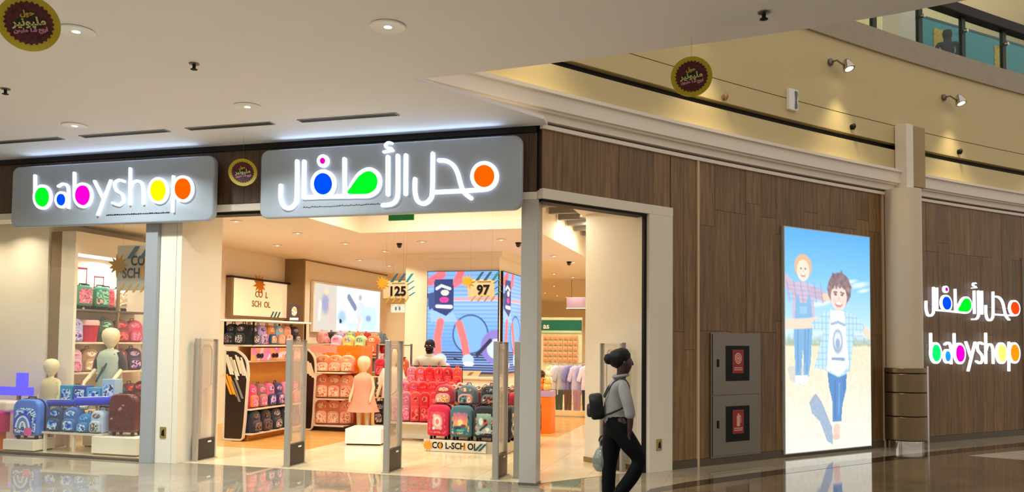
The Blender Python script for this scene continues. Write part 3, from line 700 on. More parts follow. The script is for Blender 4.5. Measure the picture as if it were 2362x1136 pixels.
# --- bulkhead fittings
def wall_spot(s, z, label, r=0.05):
    t = thing('wall_spotlight', label, 'spotlight', AP(s, 0.05, z), RZA(s), 'spotlights on the bulkhead')
    put('base', MB().lathe([(0.055, 0), (0.055, 0.03), (0.03, 0.05)], 18).xf(Matrix.Rotation(math.pi / 2, 4, 'X')).mesh('spot_base', smooth=40), M_STEEL, t, (-0.16, 0, 0.06))
    put('arm', MB().tube([(-0.16, -0.04, 0.06), (-0.16, -0.12, 0.06), (-0.06, -0.16, 0.0)], 0.014, 8).mesh('spot_arm', smooth=60), M_STEEL, t)
    h = put('head', MB().lathe([(0.035, 0.10), (0.06, 0.06), (0.085, -0.04), (0.085, -0.06)], 22).mesh('spot_head', smooth=40), M_CHROME, t, (0.0, -0.19, -0.01), (math.radians(-22), 0, 0))
    put('lens', MB().lathe([(0.08, -0.055), (0.05, -0.062), (0.0001, -0.066)], 20).mesh('spot_lens'), M_BULBW, h)
    lamp('spot_lamp', t, 'SPOT', SPOT_W, SPOT_C, (0, -0.22, -0.10), (math.radians(-16), 0, 0), 0.06, spot=math.radians(95), blend=0.9)
wall_spot(5.45, 5.66, 'lit wall spotlight on the bulkhead nearer the round hanging sign')
wall_spot(8.36, 5.62, 'lit wall spotlight on the bulkhead above the slim pilaster')
wall_spot(2.55, 5.62, 'lit wall spotlight hidden above the free ceiling edge')
wall_spot(-0.2, 5.62, 'lit wall spotlight hidden above the ceiling corner')
wall_spot(11.2, 5.62, 'lit wall spotlight on the bulkhead beyond the picture edge')
t = thing('emergency_sounder', 'white rectangular sounder box with grey curved grille on the bulkhead', 'alarm', AP(4.40, 0.05, 4.85), RZA(4.40))
put('body', MB().prism(rrect(-0.10, 0.10, 0, 0.30, 0.02), -0.05, 0).mesh('sounder_body', bevel=0.006), M_WHITE, t)
put('grille', MB().prism(crv([(0.02, 0.03), (0.075, 0.04), (0.065, 0.15), (0.08, 0.26), (0.02, 0.27), (0.03, 0.15)], 5, True), -0.056, -0.05).mesh('sounder_grille'), M_GREYGRILLE, t)
for s, z, l in ((3.0, 4.79, 'small round brown detector on the bulkhead below the round sign'), (5.79, 4.83, 'small dark camera head on the bulkhead under the nearer spotlight'), (8.6, 4.82, 'small dark camera head on the bulkhead beyond the pilaster')):
    t = thing('wall_detector', l, 'detector', AP(s, 0.05, z), RZA(s), 'small bulkhead detectors')
    put('base', cached('det_a', lambda: MB().lathe([(0.04, 0), (0.04, 0.02), (0.02, 0.03)], 16).xf(Matrix.Rotation(math.pi / 2, 4, 'X')).mesh('detector_base', smooth=40)), M_BLACK if z > 4.8 else M_TAUPE, t)
    put('head', cached('det_b', lambda: MB().lathe([(0.012, 0.05), (0.03, 0.02), (0.03, -0.01), (0.0001, -0.055)], 16).mesh('detector_head', smooth=40)), M_BLACK if z > 4.8 else M_TAUPE, t, (0, -0.045, 0))

# --- gallery balustrade
gb = thing('glass_balustrade', 'glass gallery balustrade with dark brown handrail and green metal posts', 'railing', (0, 0, 0))
M_GPOST = mat('dark_green_metal', '#28322a', 0.35, 0.5); M_HRAIL = wood_mat('dark_handrail_wood', '#0e0605', '#24110d', 0.6, (6, 6, 6), 0.0)
put('handrail', arc_box(MB(), 2.0, 15.0, -0.10, 0.09, 7.20, 7.38).mesh('balustrade_handrail', bevel=0.02), M_HRAIL, gb)
for k in range(11):
    s = 2.83 + 1.21 * k
    put('post', MB().box(-0.055, 0.055, -0.03, 0.03, 0, 0.78).mesh('balustrade_post', bevel=0.006), M_GPOST, gb, AP(s, -0.02, 6.44), (0, 0, RZA(s)))
    put('clamp', MB().lathe([(0.03, 0), (0.03, 0.05)], 12).xf(Matrix.Rotation(math.pi / 2, 4, 'X')).mesh('balustrade_clamp'), M_CHROME, gb, AP(s, 0.03, 6.95), (0, 0, RZA(s)))
    put('pane', MB().box(0.06, 1.15, -0.006, 0.006, 0.03, 0.74).mesh('balustrade_pane'), pane_mat('gallery_glass', (0.90, 0.97, 0.95), 0.0, f0=0.012), gb, AP(s, -0.02, 6.46), (0, 0, RZA(s + .6)))
gc = thing('wall_gallery_column', None, None, AP(8.80, -1.0, 6.44), RZA(8.8), kind='structure')
put('shaft', MB().box(-0.30, 0.30, -0.1, 0.3, 0, 2.9).mesh('gallery_column', bevel=0.02), M_CORNICE, gc)
hb = thing('hoarding', 'teal gallery hoarding with yellow poster panels behind the glass balustrade', 'hoarding', AP(11.5, -1.25, 6.44), RZA(11.5))
put('board', MB().box(-2.2, 3.6, 0.0, 0.06, 0, 1.36).mesh('hoarding_board'), mat('teal_board', '#0f9aa8', 0.4, var=0.08, scale=3), hb)
put('cap', MB().box(-2.2, 3.6, -0.01, 0.07, 1.36, 1.40).mesh('hoarding_cap'), mat('dark_teal_cap', '#0b4a50', 0.4), hb)
for x in (-1.35, 0.55, 2.2): put('poster_panel', MB().box(x - .20, x + .20, -0.012, 0.0, 0.15, 1.22).mesh('hoarding_poster'), print_mat('yellow_poster', ['#d8b414', '#c9a410', '#e0c030', '#b8920c'], 14), hb)

for i, sg in enumerate((8.6, 11.0, 13.4)):
    downlight(AP(sg, -3.2, 9.3), 'added warm gallery fill light, %s along the upper floor' % ORD[i], 0.11, 150.0, M_BULBW, SPOT_C, 'added gallery fill lights', 'gallery_fill_light')  # unseen lamps added to brighten the gallery wall
# --- wall poster lightboxes
def kids_poster():
    C = Canvas(150, 240, 1.6); V, U = C.V, C.U
    C.grad([(0, '#3fa9f5'), (0.20, '#74c6fd'), (0.40, '#b2e2fc'), (0.47, '#d2eefa'), (0.50, '#a9c9c8'), (0.522, '#b5c2a6'), (0.53, '#f2e6c4'), (0.7, '#f4ebd2'), (1.0, '#f7f4e6')])
    for x, y, rx, ry in ((.86, .235, .16, .018), (.75, .222, .12, .012), (.92, .26, .1, .012), (.40, .33, .2, .02)): C.ellipse(x, y, rx, ry, '#f4fcff', -0.15, 0.75, 0.7)
    C.speckle((V > 0.53) * 1.0, 0.10, 3, 2); C.speckle((V > 0.53) * 1.0, 0.08, 5, 5); C.speckle(((V > 0.47) & (V < 0.53)) * 1.0, 0.3, 4, 4)
    C.poly([(0.02, 0.62), (0.20, 0.61), (0.27, 0.66), (0.16, 0.70), (0.05, 0.68)], '#c3c6c9', .6)
    C.poly([(0.26, 0.78), (0.33, 0.74), (0.40, 0.78), (0.52, 0.90), (0.53, 0.98), (0.46, 0.96), (0.38, 0.87), (0.29, 0.83)], '#88a8cc', .85); C.speckle(((V > .73) & (V < .98) & (U < .54) & (U > .25)) * 1.0, .12, 9, 3)
    # child behind
    C.poly([(0.09, 0.40), (0.31, 0.40), (0.29, 0.52), (0.28, 0.60), (0.25, 0.665), (0.20, 0.665), (0.195, 0.52), (0.18, 0.60), (0.17, 0.67), (0.11, 0.665), (0.10, 0.55)], '#79b2e0')
    for a, b in (((0.14, 0.42), (0.135, 0.64)), ((0.26, 0.42), (0.235, 0.64)), ((0.22, 0.41), (0.215, 0.60))): C.line([a, b], .010, '#5a94cc', .7)
    C.poly([(0.11, 0.66), (0.25, 0.66), (0.23, 0.70), (0.11, 0.695)], '#eef6fb')
    C.poly([(0.08, 0.25), (0.18, 0.235), (0.31, 0.25), (0.33, 0.40), (0.08, 0.42)], '#cdbfd8')
    C.line([(0.10, 0.275), (0.0, 0.235)], .05, '#cdb9d0'); C.line([(0.30, 0.28), (0.44, 0.30)], .045, '#c8b4cf'); C.line([(0.44, 0.30), (0.54, 0.305)], .03, '#f2d2ba')
    for k in range(6): C.line([(0.02 + k * .075, 0.24), (0.05 + k * .075, 0.33)], .008, '#a88cb4', .5)
    for k in range(4): C.line([(0.02, 0.255 + k * .02), (0.42, 0.265 + k * .02)], .006, '#a894bc', .35)
    C.poly([(0.12, 0.30), (0.15, 0.30), (0.16, 0.335), (0.24, 0.335), (0.25, 0.30), (0.28, 0.30), (0.31, 0.44), (0.10, 0.44)], '#7fb8e4'); C.poly([(0.16, 0.35), (0.24, 0.35), (0.24, 0.385), (0.16, 0.385)], '#98c8ec')
    C.ellipse(0.20, 0.170, 0.100, 0.058, '#e8b68a'); C.ellipse(0.20, 0.187, 0.072, 0.050, '#fbe4d0'); C.ellipse(0.175, 0.178, 0.012, 0.005, '#9a7868'); C.ellipse(0.225, 0.178, 0.012, 0.005, '#9a7868'); C.ellipse(0.20, 0.208, 0.028, 0.009, '#e08f88'); C.ellipse(0.20, 0.205, 0.022, 0.004, '#ffffff'); C.ellipse(0.20, 0.19, 0.010, 0.007, '#f3cbb4')
    # child in front
    C.line([(0.46, 0.41), (0.25, 0.425), (0.02, 0.432)], .042, '#f8dcc4'); C.ellipse(0.03, 0.432, .04, .016, '#f8dcc4'); C.line([(0.80, 0.41), (0.99, 0.472)], .04, '#f8dcc4')
    C.poly([(0.46, 0.365), (0.56, 0.36), (0.72, 0.365), (0.82, 0.385), (0.93, 0.43), (0.90, 0.465), (0.80, 0.45), (0.77, 0.55), (0.74, 0.64), (0.64, 0.68), (0.60, 0.67), (0.46, 0.64), (0.32, 0.625), (0.38, 0.53), (0.42, 0.46), (0.31, 0.455), (0.29, 0.42)], '#c4e6f0')
    shirt = ((V > .36) & (V < .68) & (U > .28) & (U < .94) & (np.abs(C.a - C.c('#c4e6f0')).sum(-1) < .05)) * 1.0
    C.fill(shirt * (((U * 22) % 1) < .28), '#8fc4e4', .65); C.fill(shirt * (((V * 36) % 1) < .26), '#8cbfe0', .5)
    C.poly([(0.51, 0.36), (0.68, 0.365), (0.70, 0.50), (0.73, 0.62), (0.61, 0.665), (0.46, 0.635), (0.49, 0.5)], '#f8fcfd')
    C.ellipse(0.595, 0.505, 0.070, 0.066, '#7f9fc8', 0, .85, .25); C.ellipse(0.595, 0.50, 0.052, 0.045, '#e6eff8', 0, .9, .3); C.ellipse(0.595, 0.515, 0.03, 0.028, '#8aa6cc', 0, .9, .3); C.line([(0.52, 0.425), (0.60, 0.415), (0.68, 0.428)], .012, '#9fb8d8'); C.line([(0.53, 0.585), (0.67, 0.588)], .013, '#8aa6cc')
    C.poly([(0.47, 0.645), (0.60, 0.672), (0.70, 0.655), (0.69, 0.73), (0.645, 0.80), (0.63, 0.875), (0.53, 0.875), (0.525, 0.78), (0.49, 0.72)], '#4a8acb'); C.line([(0.555, 0.69), (0.56, 0.86)], .012, '#3a72b4', .7); C.line([(0.61, 0.70), (0.60, 0.84)], .010, '#7fb0e2', .6); C.poly([(0.64, 0.67), (0.70, 0.66), (0.69, 0.72), (0.655, 0.75)], '#3f7abc', .6)
    C.ellipse(0.575, 0.915, 0.040, 0.034, '#f4cfc0'); C.ellipse(0.57, 0.945, 0.045, 0.014, '#efc0b2')
    q = random.Random(2)
    C.ellipse(0.62, 0.262, 0.145, 0.082, '#86686f')
    for k in range(46):
        a = q.uniform(0, 6.28); C.ellipse(0.62 + .135 * math.cos(a) * q.uniform(.6, 1.05), 0.262 + .078 * math.sin(a) * q.uniform(.6, 1.05), .024, .013, q.choice(('#6f545c', '#94767c', '#a88c90', '#7a5e66')), a, .8, .5)
    C.ellipse(0.612, 0.300, 0.098, 0.064, '#fbdccf'); C.ellipse(0.573, 0.286, 0.018, 0.006, '#8a6660'); C.ellipse(0.652, 0.288, 0.018, 0.006, '#8a6660'); C.line([(0.55, .277), (.59, .275)], .008, '#8f7070'); C.line([(0.635, .276), (.675, .279)], .008, '#8f7070')
    C.ellipse(0.612, 0.331, 0.046, 0.016, '#d8908c'); C.ellipse(0.612, 0.326, 0.038, 0.008, '#ffffff'); C.ellipse(0.612, 0.307, 0.015, 0.012, '#f4c8b8'); C.ellipse(0.56, 0.315, 0.022, 0.012, '#f7c4b8', 0, .6, .8); C.ellipse(0.665, 0.317, 0.022, 0.012, '#f7c4b8', 0, .6, .8)
    for k in range(14): C.ellipse(0.53 + .013 * k, 0.240 + .012 * math.sin(k * 1.9), .022, .013, q.choice(('#86686f', '#94767c', '#765a62')), k, .9, .5)
    C.a = C.a * .95 + .05
    return C
M_ALU0 = mat('pale_lightbox_edge', '#c4c8c8', 0.3, 0.3)
M_PIC = picture_mat('lightbox_print', 1.12)
def lightbox(name, label, s, z0, W, H, canvas, thick=0.05):
    t = thing(name, label, 'poster', AP(s, 0, 0), RZA(s))
    put('frame', MB().prism([(-W / 2, z0), (W / 2, z0), (W / 2, z0 + H), (-W / 2, z0 + H)], -thick, -0.001).mesh('lightbox_frame', bevel=0.004), M_ALU0, t)
    put('print', canvas.mesh('lightbox_print', W - 0.03, H - 0.03), M_PIC, t, (0, -thick - 0.001, z0 + 0.015))
lightbox('poster_lightbox', 'tall lit poster of two children running across a sunny field', 5.24, 0.04, 1.99, 3.17, kids_poster())
c = Canvas(30, 60, 3.0); c.grad([(0, '#58c0f0'), (0.5, '#8fe0f0'), (1, '#d8f0e8')])
lightbox('poster_lightbox', 'lit sky blue poster cut off at the picture edge', 11.5, 0.04, 1.95, 3.12, c)

# --- fire hose cabinet
fc = thing('fire_cabinet', 'brushed steel fire cabinet with two doors set in the wood wall', 'fire cabinet', AP(3.27, 0, 0), RZA(3.27))
put('frame', MB().prism([(-0.49, 0.09), (0.49, 0.09), (0.49, 1.70), (-0.49, 1.70)], -0.03, 0.0).mesh('cabinet_frame', bevel=0.004), M_STEEL, fc)
for z0, z1, kind in ((0.115, 0.885, 'extinguisher'), (0.895, 1.68, 'hose')):
    d = put('door', MB().prism([(-0.465, z0), (0.465, z0), (0.465, z1), (-0.465, z1)], -0.042, -0.03).mesh('cabinet_door', bevel=0.004), M_STEEL, fc)
    zc = (z0 + z1) / 2 + 0.02
    put('viewing_pane', MB().box(-0.22, 0.24, -0.046, -0.042, zc - .235, zc + .225).mesh('cabinet_pane'), mat('dark_glass', '#07090c', 0.35, 0.0, spec=0.15), d)
    put('latch', MB().box(-0.385, -0.355, -0.054, -0.042, zc - .05, zc + .05).mesh('cabinet_latch', bevel=0.004), M_BLACK, d)
    sg = MB().box(-0.10, 0.12, -0.050, -0.0462, zc - .135, zc + .175); put('notice', sg.mesh('cabinet_notice'), mat('red_notice', '#8e0f10', 0.4), d)
    m = MB()
    if kind == 'hose':
        m.ribbon(ell(0.01, zc + .06, .06, .065, 24), .008, -0.053, -0.050, True).ribbon(ell(0.01, zc + .06, .035, .04, 20), .008, -0.053, -0.050, True).prism(ell(0.01, zc + .06, .018, .02, 14), -0.053, -0.050)
    else:
        m.prism(rrect(-0.02, 0.04, zc - .04, zc + .10, .015), -0.053, -0.050).box(-0.0, 0.02, -0.053, -0.050, zc + .10, zc + .13).ribbon([(0.01, zc + .12), (0.055, zc + .09), (0.06, zc + .01)], .006, -0.053, -0.050)
    for r_ in (-.065, -.09): m.box(-0.07, 0.09, -0.053, -0.050, zc + r_ - .006, zc + r_ + .006)
    put('symbol', m.mesh('cabinet_symbol'), mat('pale_red_symbol', '#e8a48c', 0.4), d)

# --- sockets
def socket(p, rz, label):
    t = thing('wall_socket', label, 'socket', p, rz, 'brass wall sockets')
    put('plate', cached('sock', lambda: MB().prism(rrect(-0.045, 0.045, -0.07, 0.07, .008), -0.010, 0).mesh('socket_plate', bevel=0.003)), mat('brass_plate', '#a99455', 0.35, 0.6), t)
    put('insert', cached('sock2', lambda: MB().prism([(-0.02, -0.035), (0.025, -0.045), (0.02, 0.045), (-0.012, 0.02)], -0.013, -0.010).mesh('socket_insert')), M_BLACK, t)
socket(AP(1.83, 0.04, 0.33), RZA(1.83), 'small brass wall socket on the white jamb behind the walking woman')
socket(LP(-4.78, 0.0, 0.38), RZL, 'small brass wall socket on the white pier under the babyshop sign')

# --- anti-theft pedestals
M_ALU = mat('satin_aluminium', '#aaa398', 0.35, 0.35, var=0.04)
M_ACR = pane_mat('milky_acrylic', (0.97, 0.95, 0.93), 0.30, '#f0e2d2', 0.05)
def pedestal(p, rz, label):
    t = thing('security_pedestal', label, 'security gate', p, rz, 'anti-theft pedestals at the entrance')
    H_, D_ = 1.555, 0.36
    put('frame', cached('ped_f', lambda: MB().ribbon([(0.0, 0.0), (0.0, H_ - .012), (D_, H_ - .012), (D_, 0.0)], 0.012, -0.03, 0.03, cap=False).xf(Matrix.Rotation(math.pi / 2, 4, 'Z')).mesh('pedestal_frame', bevel=0.003)), M_ALU, t)
    put('front_edge', cached('ped_e', lambda: MB().box(-0.035, 0.035, -0.03, 0.012, 0.0, H_).mesh('pedestal_edge', bevel=0.008)), M_ALU, t)
    put('acrylic_panel', cached('ped_p', lambda: MB().box(-0.008, 0.008, 0.012, D_ - .012, 0.27, H_ - .024).mesh('pedestal_panel')), M_ACR, t)
    put('antenna_loop', cached('ped_l', lambda: MB().tube([(0, 0.08, 0.30), (0, 0.08, 1.40), (0, 0.12, 1.46), (0, D_ - .12, 1.46), (0, D_ - .08, 1.40), (0, D_ - .08, 0.95), (0, 0.08, 0.90)], 0.009, 6).mesh('pedestal_loop', smooth=60)), mat('grey_antenna', '#b7ada0', 0.4, 0.3), t)
    b = put('base_cover', cached('ped_b', lambda: MB().box(-0.03, 0.03, 0.012, D_ - .012, 0.01, 0.27).mesh('pedestal_base', bevel=0.006)), mat('dark_pedestal_base', '#26231f', 0.4, var=0.06), t)
    put('indicator', cached('ped_i', lambda: MB().box(0.03, 0.033, 0.20, 0.27, 0.215, 0.235).mesh('pedestal_indicator')), M_WHITE, b)
    put('floor_plate', cached('ped_fp', lambda: MB().box(-0.05, 0.05, -0.04, D_ + .02, 0.0, 0.01).mesh('pedestal_foot')), M_ALU, t)
for (x, y), l in zip(((-3.985, 10.50), (-2.715, 10.10), (-1.45, 9.72), (-0.165, 9.34), (0.075, 9.44)),
                     ('anti-theft pedestal standing against the white pier', 'anti-theft pedestal in front of the backpack rack with the dark end panel', 'anti-theft pedestal beside the shop guard and red backpacks', 'anti-theft pedestal in front of the school trolley bag stand', 'anti-theft pedestal half hidden by the slim corner post')):
    pedestal(Vector((x, y, 0.004)), RZL, l)
pedestal(AP(1.47, -0.22, 0.004), RZA(1.47), 'anti-theft pedestal behind the walking woman at the side entrance')

# ================================================================== THE SHOP
# --- ceiling lamps
SL = [(-4.8, 1.43), (-4.62, 2.8), (-5.86, 4.21), (-4.52, 4.21), (-3.08, 4.2), (-1.68, 4.2), (-4.35, 5.45), (-5.59, 6.92), (-1.4, 6.85), (-5.51, 8.22), (-1.28, 8.15), (-2.35, 10.94), (-2.11, 12.06),
      (-3.33, 15.16), (-4.41, 18.47), (-4.34, 20.0), (-4.26, 21.14), (-4.06, 22.68), (-6.2, 2.2), (-6.6, 0.55), (-8.0, 0.5), (-5.6, 0.6), (-3.6, 10.5), (-5.6, 12.5), (-8.9, 0.5)]
NW = {}
for i, (s, t_) in enumerate(SL):
    near = t_ < 12.5
    where = 'over the window display' if t_ < .9 else 'over the bag racks' if s < -3.9 and t_ < 12 else 'above the wood aisle' if t_ < 12.5 else 'deep at the back'
    NW[where] = NW.get(where, -1) + 1
    downlight(LP(s, t_, 3.24), 'small warm shop downlight %s, %s counting from the entrance' % (where, ORD[NW[where]]),
              0.075, SHOP_W * (.5 if t_ < .9 else 1.0 if near else 1.6), M_BULBW, SHOP_C, 'warm downlights of the shop ceiling', 'shop_downlight', 2.4)
for i, (s, t_, l) in enumerate(((-2.3, 1.9, 1.4), (-0.6, 2.0, 1.0), (-0.37, 5.4, 1.6), (-0.37, 9.4, 1.6))):
    t = thing('linear_light', 'bright linear lamp in the raised ceiling tray, %s from the entrance' % ORD[i], 'ceiling light', LP(s, t_, 3.69), RZL + (math.pi / 2 if i > 1 else 0), 'linear tray lamps')
    put('housing', MB().box(-l / 2, l / 2, -0.09, 0.09, 0.0, 0.03).mesh('linear_housing'), M_STEEL, t)
    put('diffuser', MB().box(-l / 2 + .02, l / 2 - .02, -0.075, 0.075, -0.012, 0.0).mesh('linear_diffuser'), glow('tray_lamp_glow', '#fff4dc', 5.0), t)
    o = lamp('linear_lamp', t, 'AREA', TRAY_W * (.45 if i == 1 else 1), (1.0, 0.86, 0.66), (0, 0, -0.03), size=0.12); o.data.shape = 'RECTANGLE'; o.data.size = l; o.data.size_y = 0.14
for i, (s, t_) in enumerate(((-3.58, 4.39), (-1.52, 4.67), (-1.36, 8.04))):
    t = thing('dome_camera', 'small black dome camera on the shop ceiling, ' + ('behind the price sign 125', 'near the corner of the led column', 'over the clothes rail')[i], 'camera', LP(s, t_, 3.24), 0, 'shop dome cameras')
    put('collar', cached('dome_a', lambda: MB().lathe([(0.05, 0), (0.05, -0.02), (0.035, -0.03)], 18).mesh('dome_collar', smooth=40)), M_BLACK, t)
    put('dome', cached('dome_b', lambda: MB().lathe([(0.042, -0.025), (0.04, -0.055), (0.02, -0.078), (0.0001, -0.083)], 18).mesh('dome_cover', smooth=60)), mat('smoked_dome', '#0a0a0c', 0.1, spec=0.8), t)
t = thing('exit_sign', 'small green exit sign under the entrance lintel behind the Arabic sign', 'exit sign', LP(-1.95, 0.75, 3.06), RZL)
put('housing', MB().box(-0.17, 0.17, -0.015, 0.015, 0, 0.13).mesh('exit_housing', bevel=0.004), mat('exit_green', '#0a6a2c', 0.4, emit=0.4), t)
put('hanger', MB().box(-0.01, 0.01, -0.01, 0.01, 0.13, 0.18).mesh('exit_hanger'), M_STEEL, t)

# --- wall niche lightbox over the backpack rack
M_NICHE = mat('niche_glow_panel', '#ffe9c0', 0.5, var=0.03, emit=0.55); M_GOLDT = mat('gold_lettering', '#a8823c', 0.4)
M_OR = mat('orange_burst', '#f29a1e', 0.5, var=0.2, scale=25); M_TEAL = mat('teal_brush', '#1f7f94', 0.5, var=0.12); M_SLATE = mat('slate_brush', '#23566e', 0.5, var=0.12)
def burst(r, n=11, seed=1):
    q = random.Random(seed); return [((r * (q.uniform(.85, 1.15) if k % 2 == 0 else q.uniform(.45, .62))) * math.cos(math.pi * k / n), (r * (q.uniform(.8, 1.1) if k % 2 == 0 else q.uniform(.4, .55))) * math.sin(math.pi * k / n)) for k in range(2 * n)]
def shift(pl, dx, dz): return [(x + dx, z + dz) for x, z in pl]
def slash(x, z, l, w, a=58): 
    c, s_ = math.cos(math.radians(a)) * l / 2, math.sin(math.radians(a)) * l / 2
    return [(x - c - w, z - s_), (x - c + w * .6, z - s_), (x + c + w, z + s_), (x + c - w * .4, z + s_)]
nb = thing('niche_display', 'warm lit wall niche with gold lettering and an orange burst', 'lightbox', LP(-7.09, 5.54, 0), RZL + math.pi / 2)
put('frame', MB().box(-1.06, -0.99, -0.12, 0, 1.96, 2.74).box(0.99, 1.06, -0.12, 0, 1.96, 2.74).box(-0.99, 0.99, -0.12, 0, 1.96, 2.0).mesh('niche_frame', bevel=0.004), M_TAUPE, nb)
put('top_rail', MB().box(-1.06, 1.06, -0.13, 0, 2.70, 2.735).mesh('niche_rail'), mat('dark_steel_rail', '#3d3a38', 0.3, 0.7), nb)
put('lit_panel', MB().box(-0.99, 0.99, -0.05, -0.005, 2.0, 2.70).mesh('niche_panel'), M_NICHE, nb)
put('burst', MB().prism(shift(burst(.22, seed=4), -0.05, 2.64), -0.062, -0.052).mesh('niche_burst'), M_OR, nb)
for txt, z, sz in (('CO  L', 2.43, .17), ('SCH  OL', 2.24, .17)): put('lettering', text_mesh(txt, sz, .006, .003), M_GOLDT, nb, (0.02, -0.054, z))
for k in range(3): put('brush_mark', MB().prism(slash(.42 + k * .12, 2.06, .14, .03), -0.06, -0.051).mesh('niche_mark'), M_TEAL, nb)
# --- light box picture on the deep wall
C = Canvas(90, 52, 0.34)
C.grad([(0, '#ffffff'), (0.5, '#f2f7ff'), (1, '#e6f4f6')])
C.poly([(0, 0), (.3, 0), (.3, 1), (0, 1)], '#d9d2c6'); C.ellipse(.14, .42, .07, .28, '#8b97c4', 0, .8, .5); C.line([(.07, .4), (.06, .75)], .02, '#f0e8e2'); C.line([(.2, .4), (.22, .8)], .02, '#e8c8c0'); C.ellipse(.15, .15, .04, .1, '#e6dcb4', 0, .9, .4)
C.line([(.48, .22), (.58, .45)], .03, '#7f8fb0'); C.ellipse(.38, .68, .09, .22, '#8fc4e0', 0, .8, .6); C.ellipse(.36, .78, .02, .05, '#102030'); C.ellipse(.66, .2, .035, .09, '#a8a4c0', 0, .8, .4); C.poly([(.62, .3), (.72, .3), (.74, .72), (.6, .72)], '#dce6f6'); C.line([(.66, .7), (.62, .95)], .02, '#f2d8c8')
C.poly([(.7, .4), (.92, .4), (.94, .95), (.7, .95)], '#c4ecec', .8); C.ellipse(.8, .68, .06, .1, '#8fa6d6', 0, .9, .5); C.ellipse(.55, .85, .14, .12, '#cfeff6', 0, .8, .7)
lb = thing('wall_lightbox', 'wide glowing pale blue picture of children on the deep shop wall', 'lightbox', LP(-6.64, 8.43, 0), RZL + math.pi / 2)
put('frame', MB().box(-1.66, 1.66, -0.07, 0, 1.72, 2.80).mesh('wall_lightbox_frame', bevel=0.006), M_WHITE, lb)
put('print', C.mesh('wall_lightbox_print', 3.2, 1.0), picture_mat('bright_print', 1.15), lb, (0, -0.072, 1.76))

# --- column with led screens on two faces
cs = thing('wall_screen_column', None, None, LP(0, 0), RZL, kind='structure')
put('shaft', MB().box(-4.15, -2.25, 6.0, 7.9, 0.0, 3.24).mesh('screen_column_shaft', bevel=0.004), M_SHOPWHITE, cs)
put('top_band', MB().box(-4.22, -2.18, 5.93, 7.97, 3.14, 3.24).mesh('screen_column_band'), M_SHOPWHITE, cs)
C = Canvas(96, 130, 1.39)
C.grad([(0, '#7fb2f4'), (0.3, '#9cc6fb'), (0.55, '#7fb6f2'), (0.72, '#6aa8ec'), (1, '#9db4f0')])
for k in range(26): C.fill((abs(C.V - k / 26) < .006) * 1.0, '#5d98e6', .55)
C.fill((abs(C.V - .275) < .012) * 1.0, '#ff9c90', .8); C.fill((abs(C.V - .29) < .006) * 1.0, '#ffd0a0', .7)
for k in range(9): C.fill((abs(C.V - (.80 + k * .024)) < .007) * (C.U > .02), '#141a3c', .9)
C.ellipse(.62, .62, .26, .2, '#2a4a80', 0, 1, .05); C.ellipse(.62, .62, .24, .185, '#7fb6f2', 0, 1, .05)
C.ellipse(.98, .74, .22, .17, '#8d7fd0'); C.ellipse(.98, .76, .13, .1, '#cfe0fa'); C.line([(.72, .82), (.9, .68)], .03, '#1a2350')
C.line([(.04, .1), (.2, .03)], .07, '#f07080'); C.line([(.42, .1), (.48, .0)], .06, '#f06a72'); C.line([(.36, .14), (.46, .1)], .05, '#f07884')
C.poly([(.1, .08), (.36, .08), (.38, .2), (.37, .38), (.27, .44), (.08, .38)], '#1d3a78'); C.poly([(.0, .22), (.1, .2), (.1, .36), (.02, .38)], '#24508c')
C.line([(.13, .17), (.2, .14), (.32, .17)], .022, '#f4f6ff'); C.ellipse(.25, .21, .06, .03, '#f4ecd8'); C.ellipse(.24, .28, .07, .03, '#ee3fa0'); C.line([(.14, .345), (.34, .35)], .028, '#f0f2ff')
C.poly([(.04, .38), (.1, .39), (.27, .44), (.37, .4), (.44, .5), (.05, .5)], '#9cc8fa')
C.line([(.19, .50), (.15, .66), (.16, .80)], .062, '#ff7a78'); C.line([(.46, .52), (.53, .68), (.57, .82)], .058, '#ff7a78')
C.ellipse(.2, .87, .09, .06, '#c4dcfa'); C.ellipse(.24, .93, .1, .03, '#e6d8f6'); C.ellipse(.59, .87, .085, .055, '#bcd6fa'); C.ellipse(.6, .91, .08, .025, '#dfe6fc')
for nm, lc, rz, l in (('led_screen', LP(-2.965, 5.975, 0.95), RZL, 'large led screen facing the entrance showing a child in a navy vest'), ('led_screen', LP(-2.225, 6.80, 0.95), RZL + math.pi / 2, 'narrow looking led screen round the column corner, facing the wood aisle')):
    t = thing(nm, l, 'screen', lc, rz, 'led screens on the column')
    put('housing', cached('led_h', lambda: MB().box(-0.715, 0.715, -0.02, 0.025, 0, 1.94).mesh('led_housing')), M_BLACK, t)
    put('display', cached('led_p', lambda: C.mesh('led_picture', 1.41, 1.92)), picture_mat('led_print', 1.25), t, (0, -0.0215, 0.01))
lamp('column_wash', cs, 'SPOT', 9.0, (1.0, 0.88, 0.62), (-3.62, 5.72, 3.2), (math.radians(12), 0, 0), 0.03, spot=math.radians(70), blend=0.8)
lamp('column_wash', cs, 'SPOT', 6.0, (1.0, 0.88, 0.62), (-2.35, 5.72, 3.2), (math.radians(12), 0, 0), 0.03, spot=math.radians(60), blend=0.8)

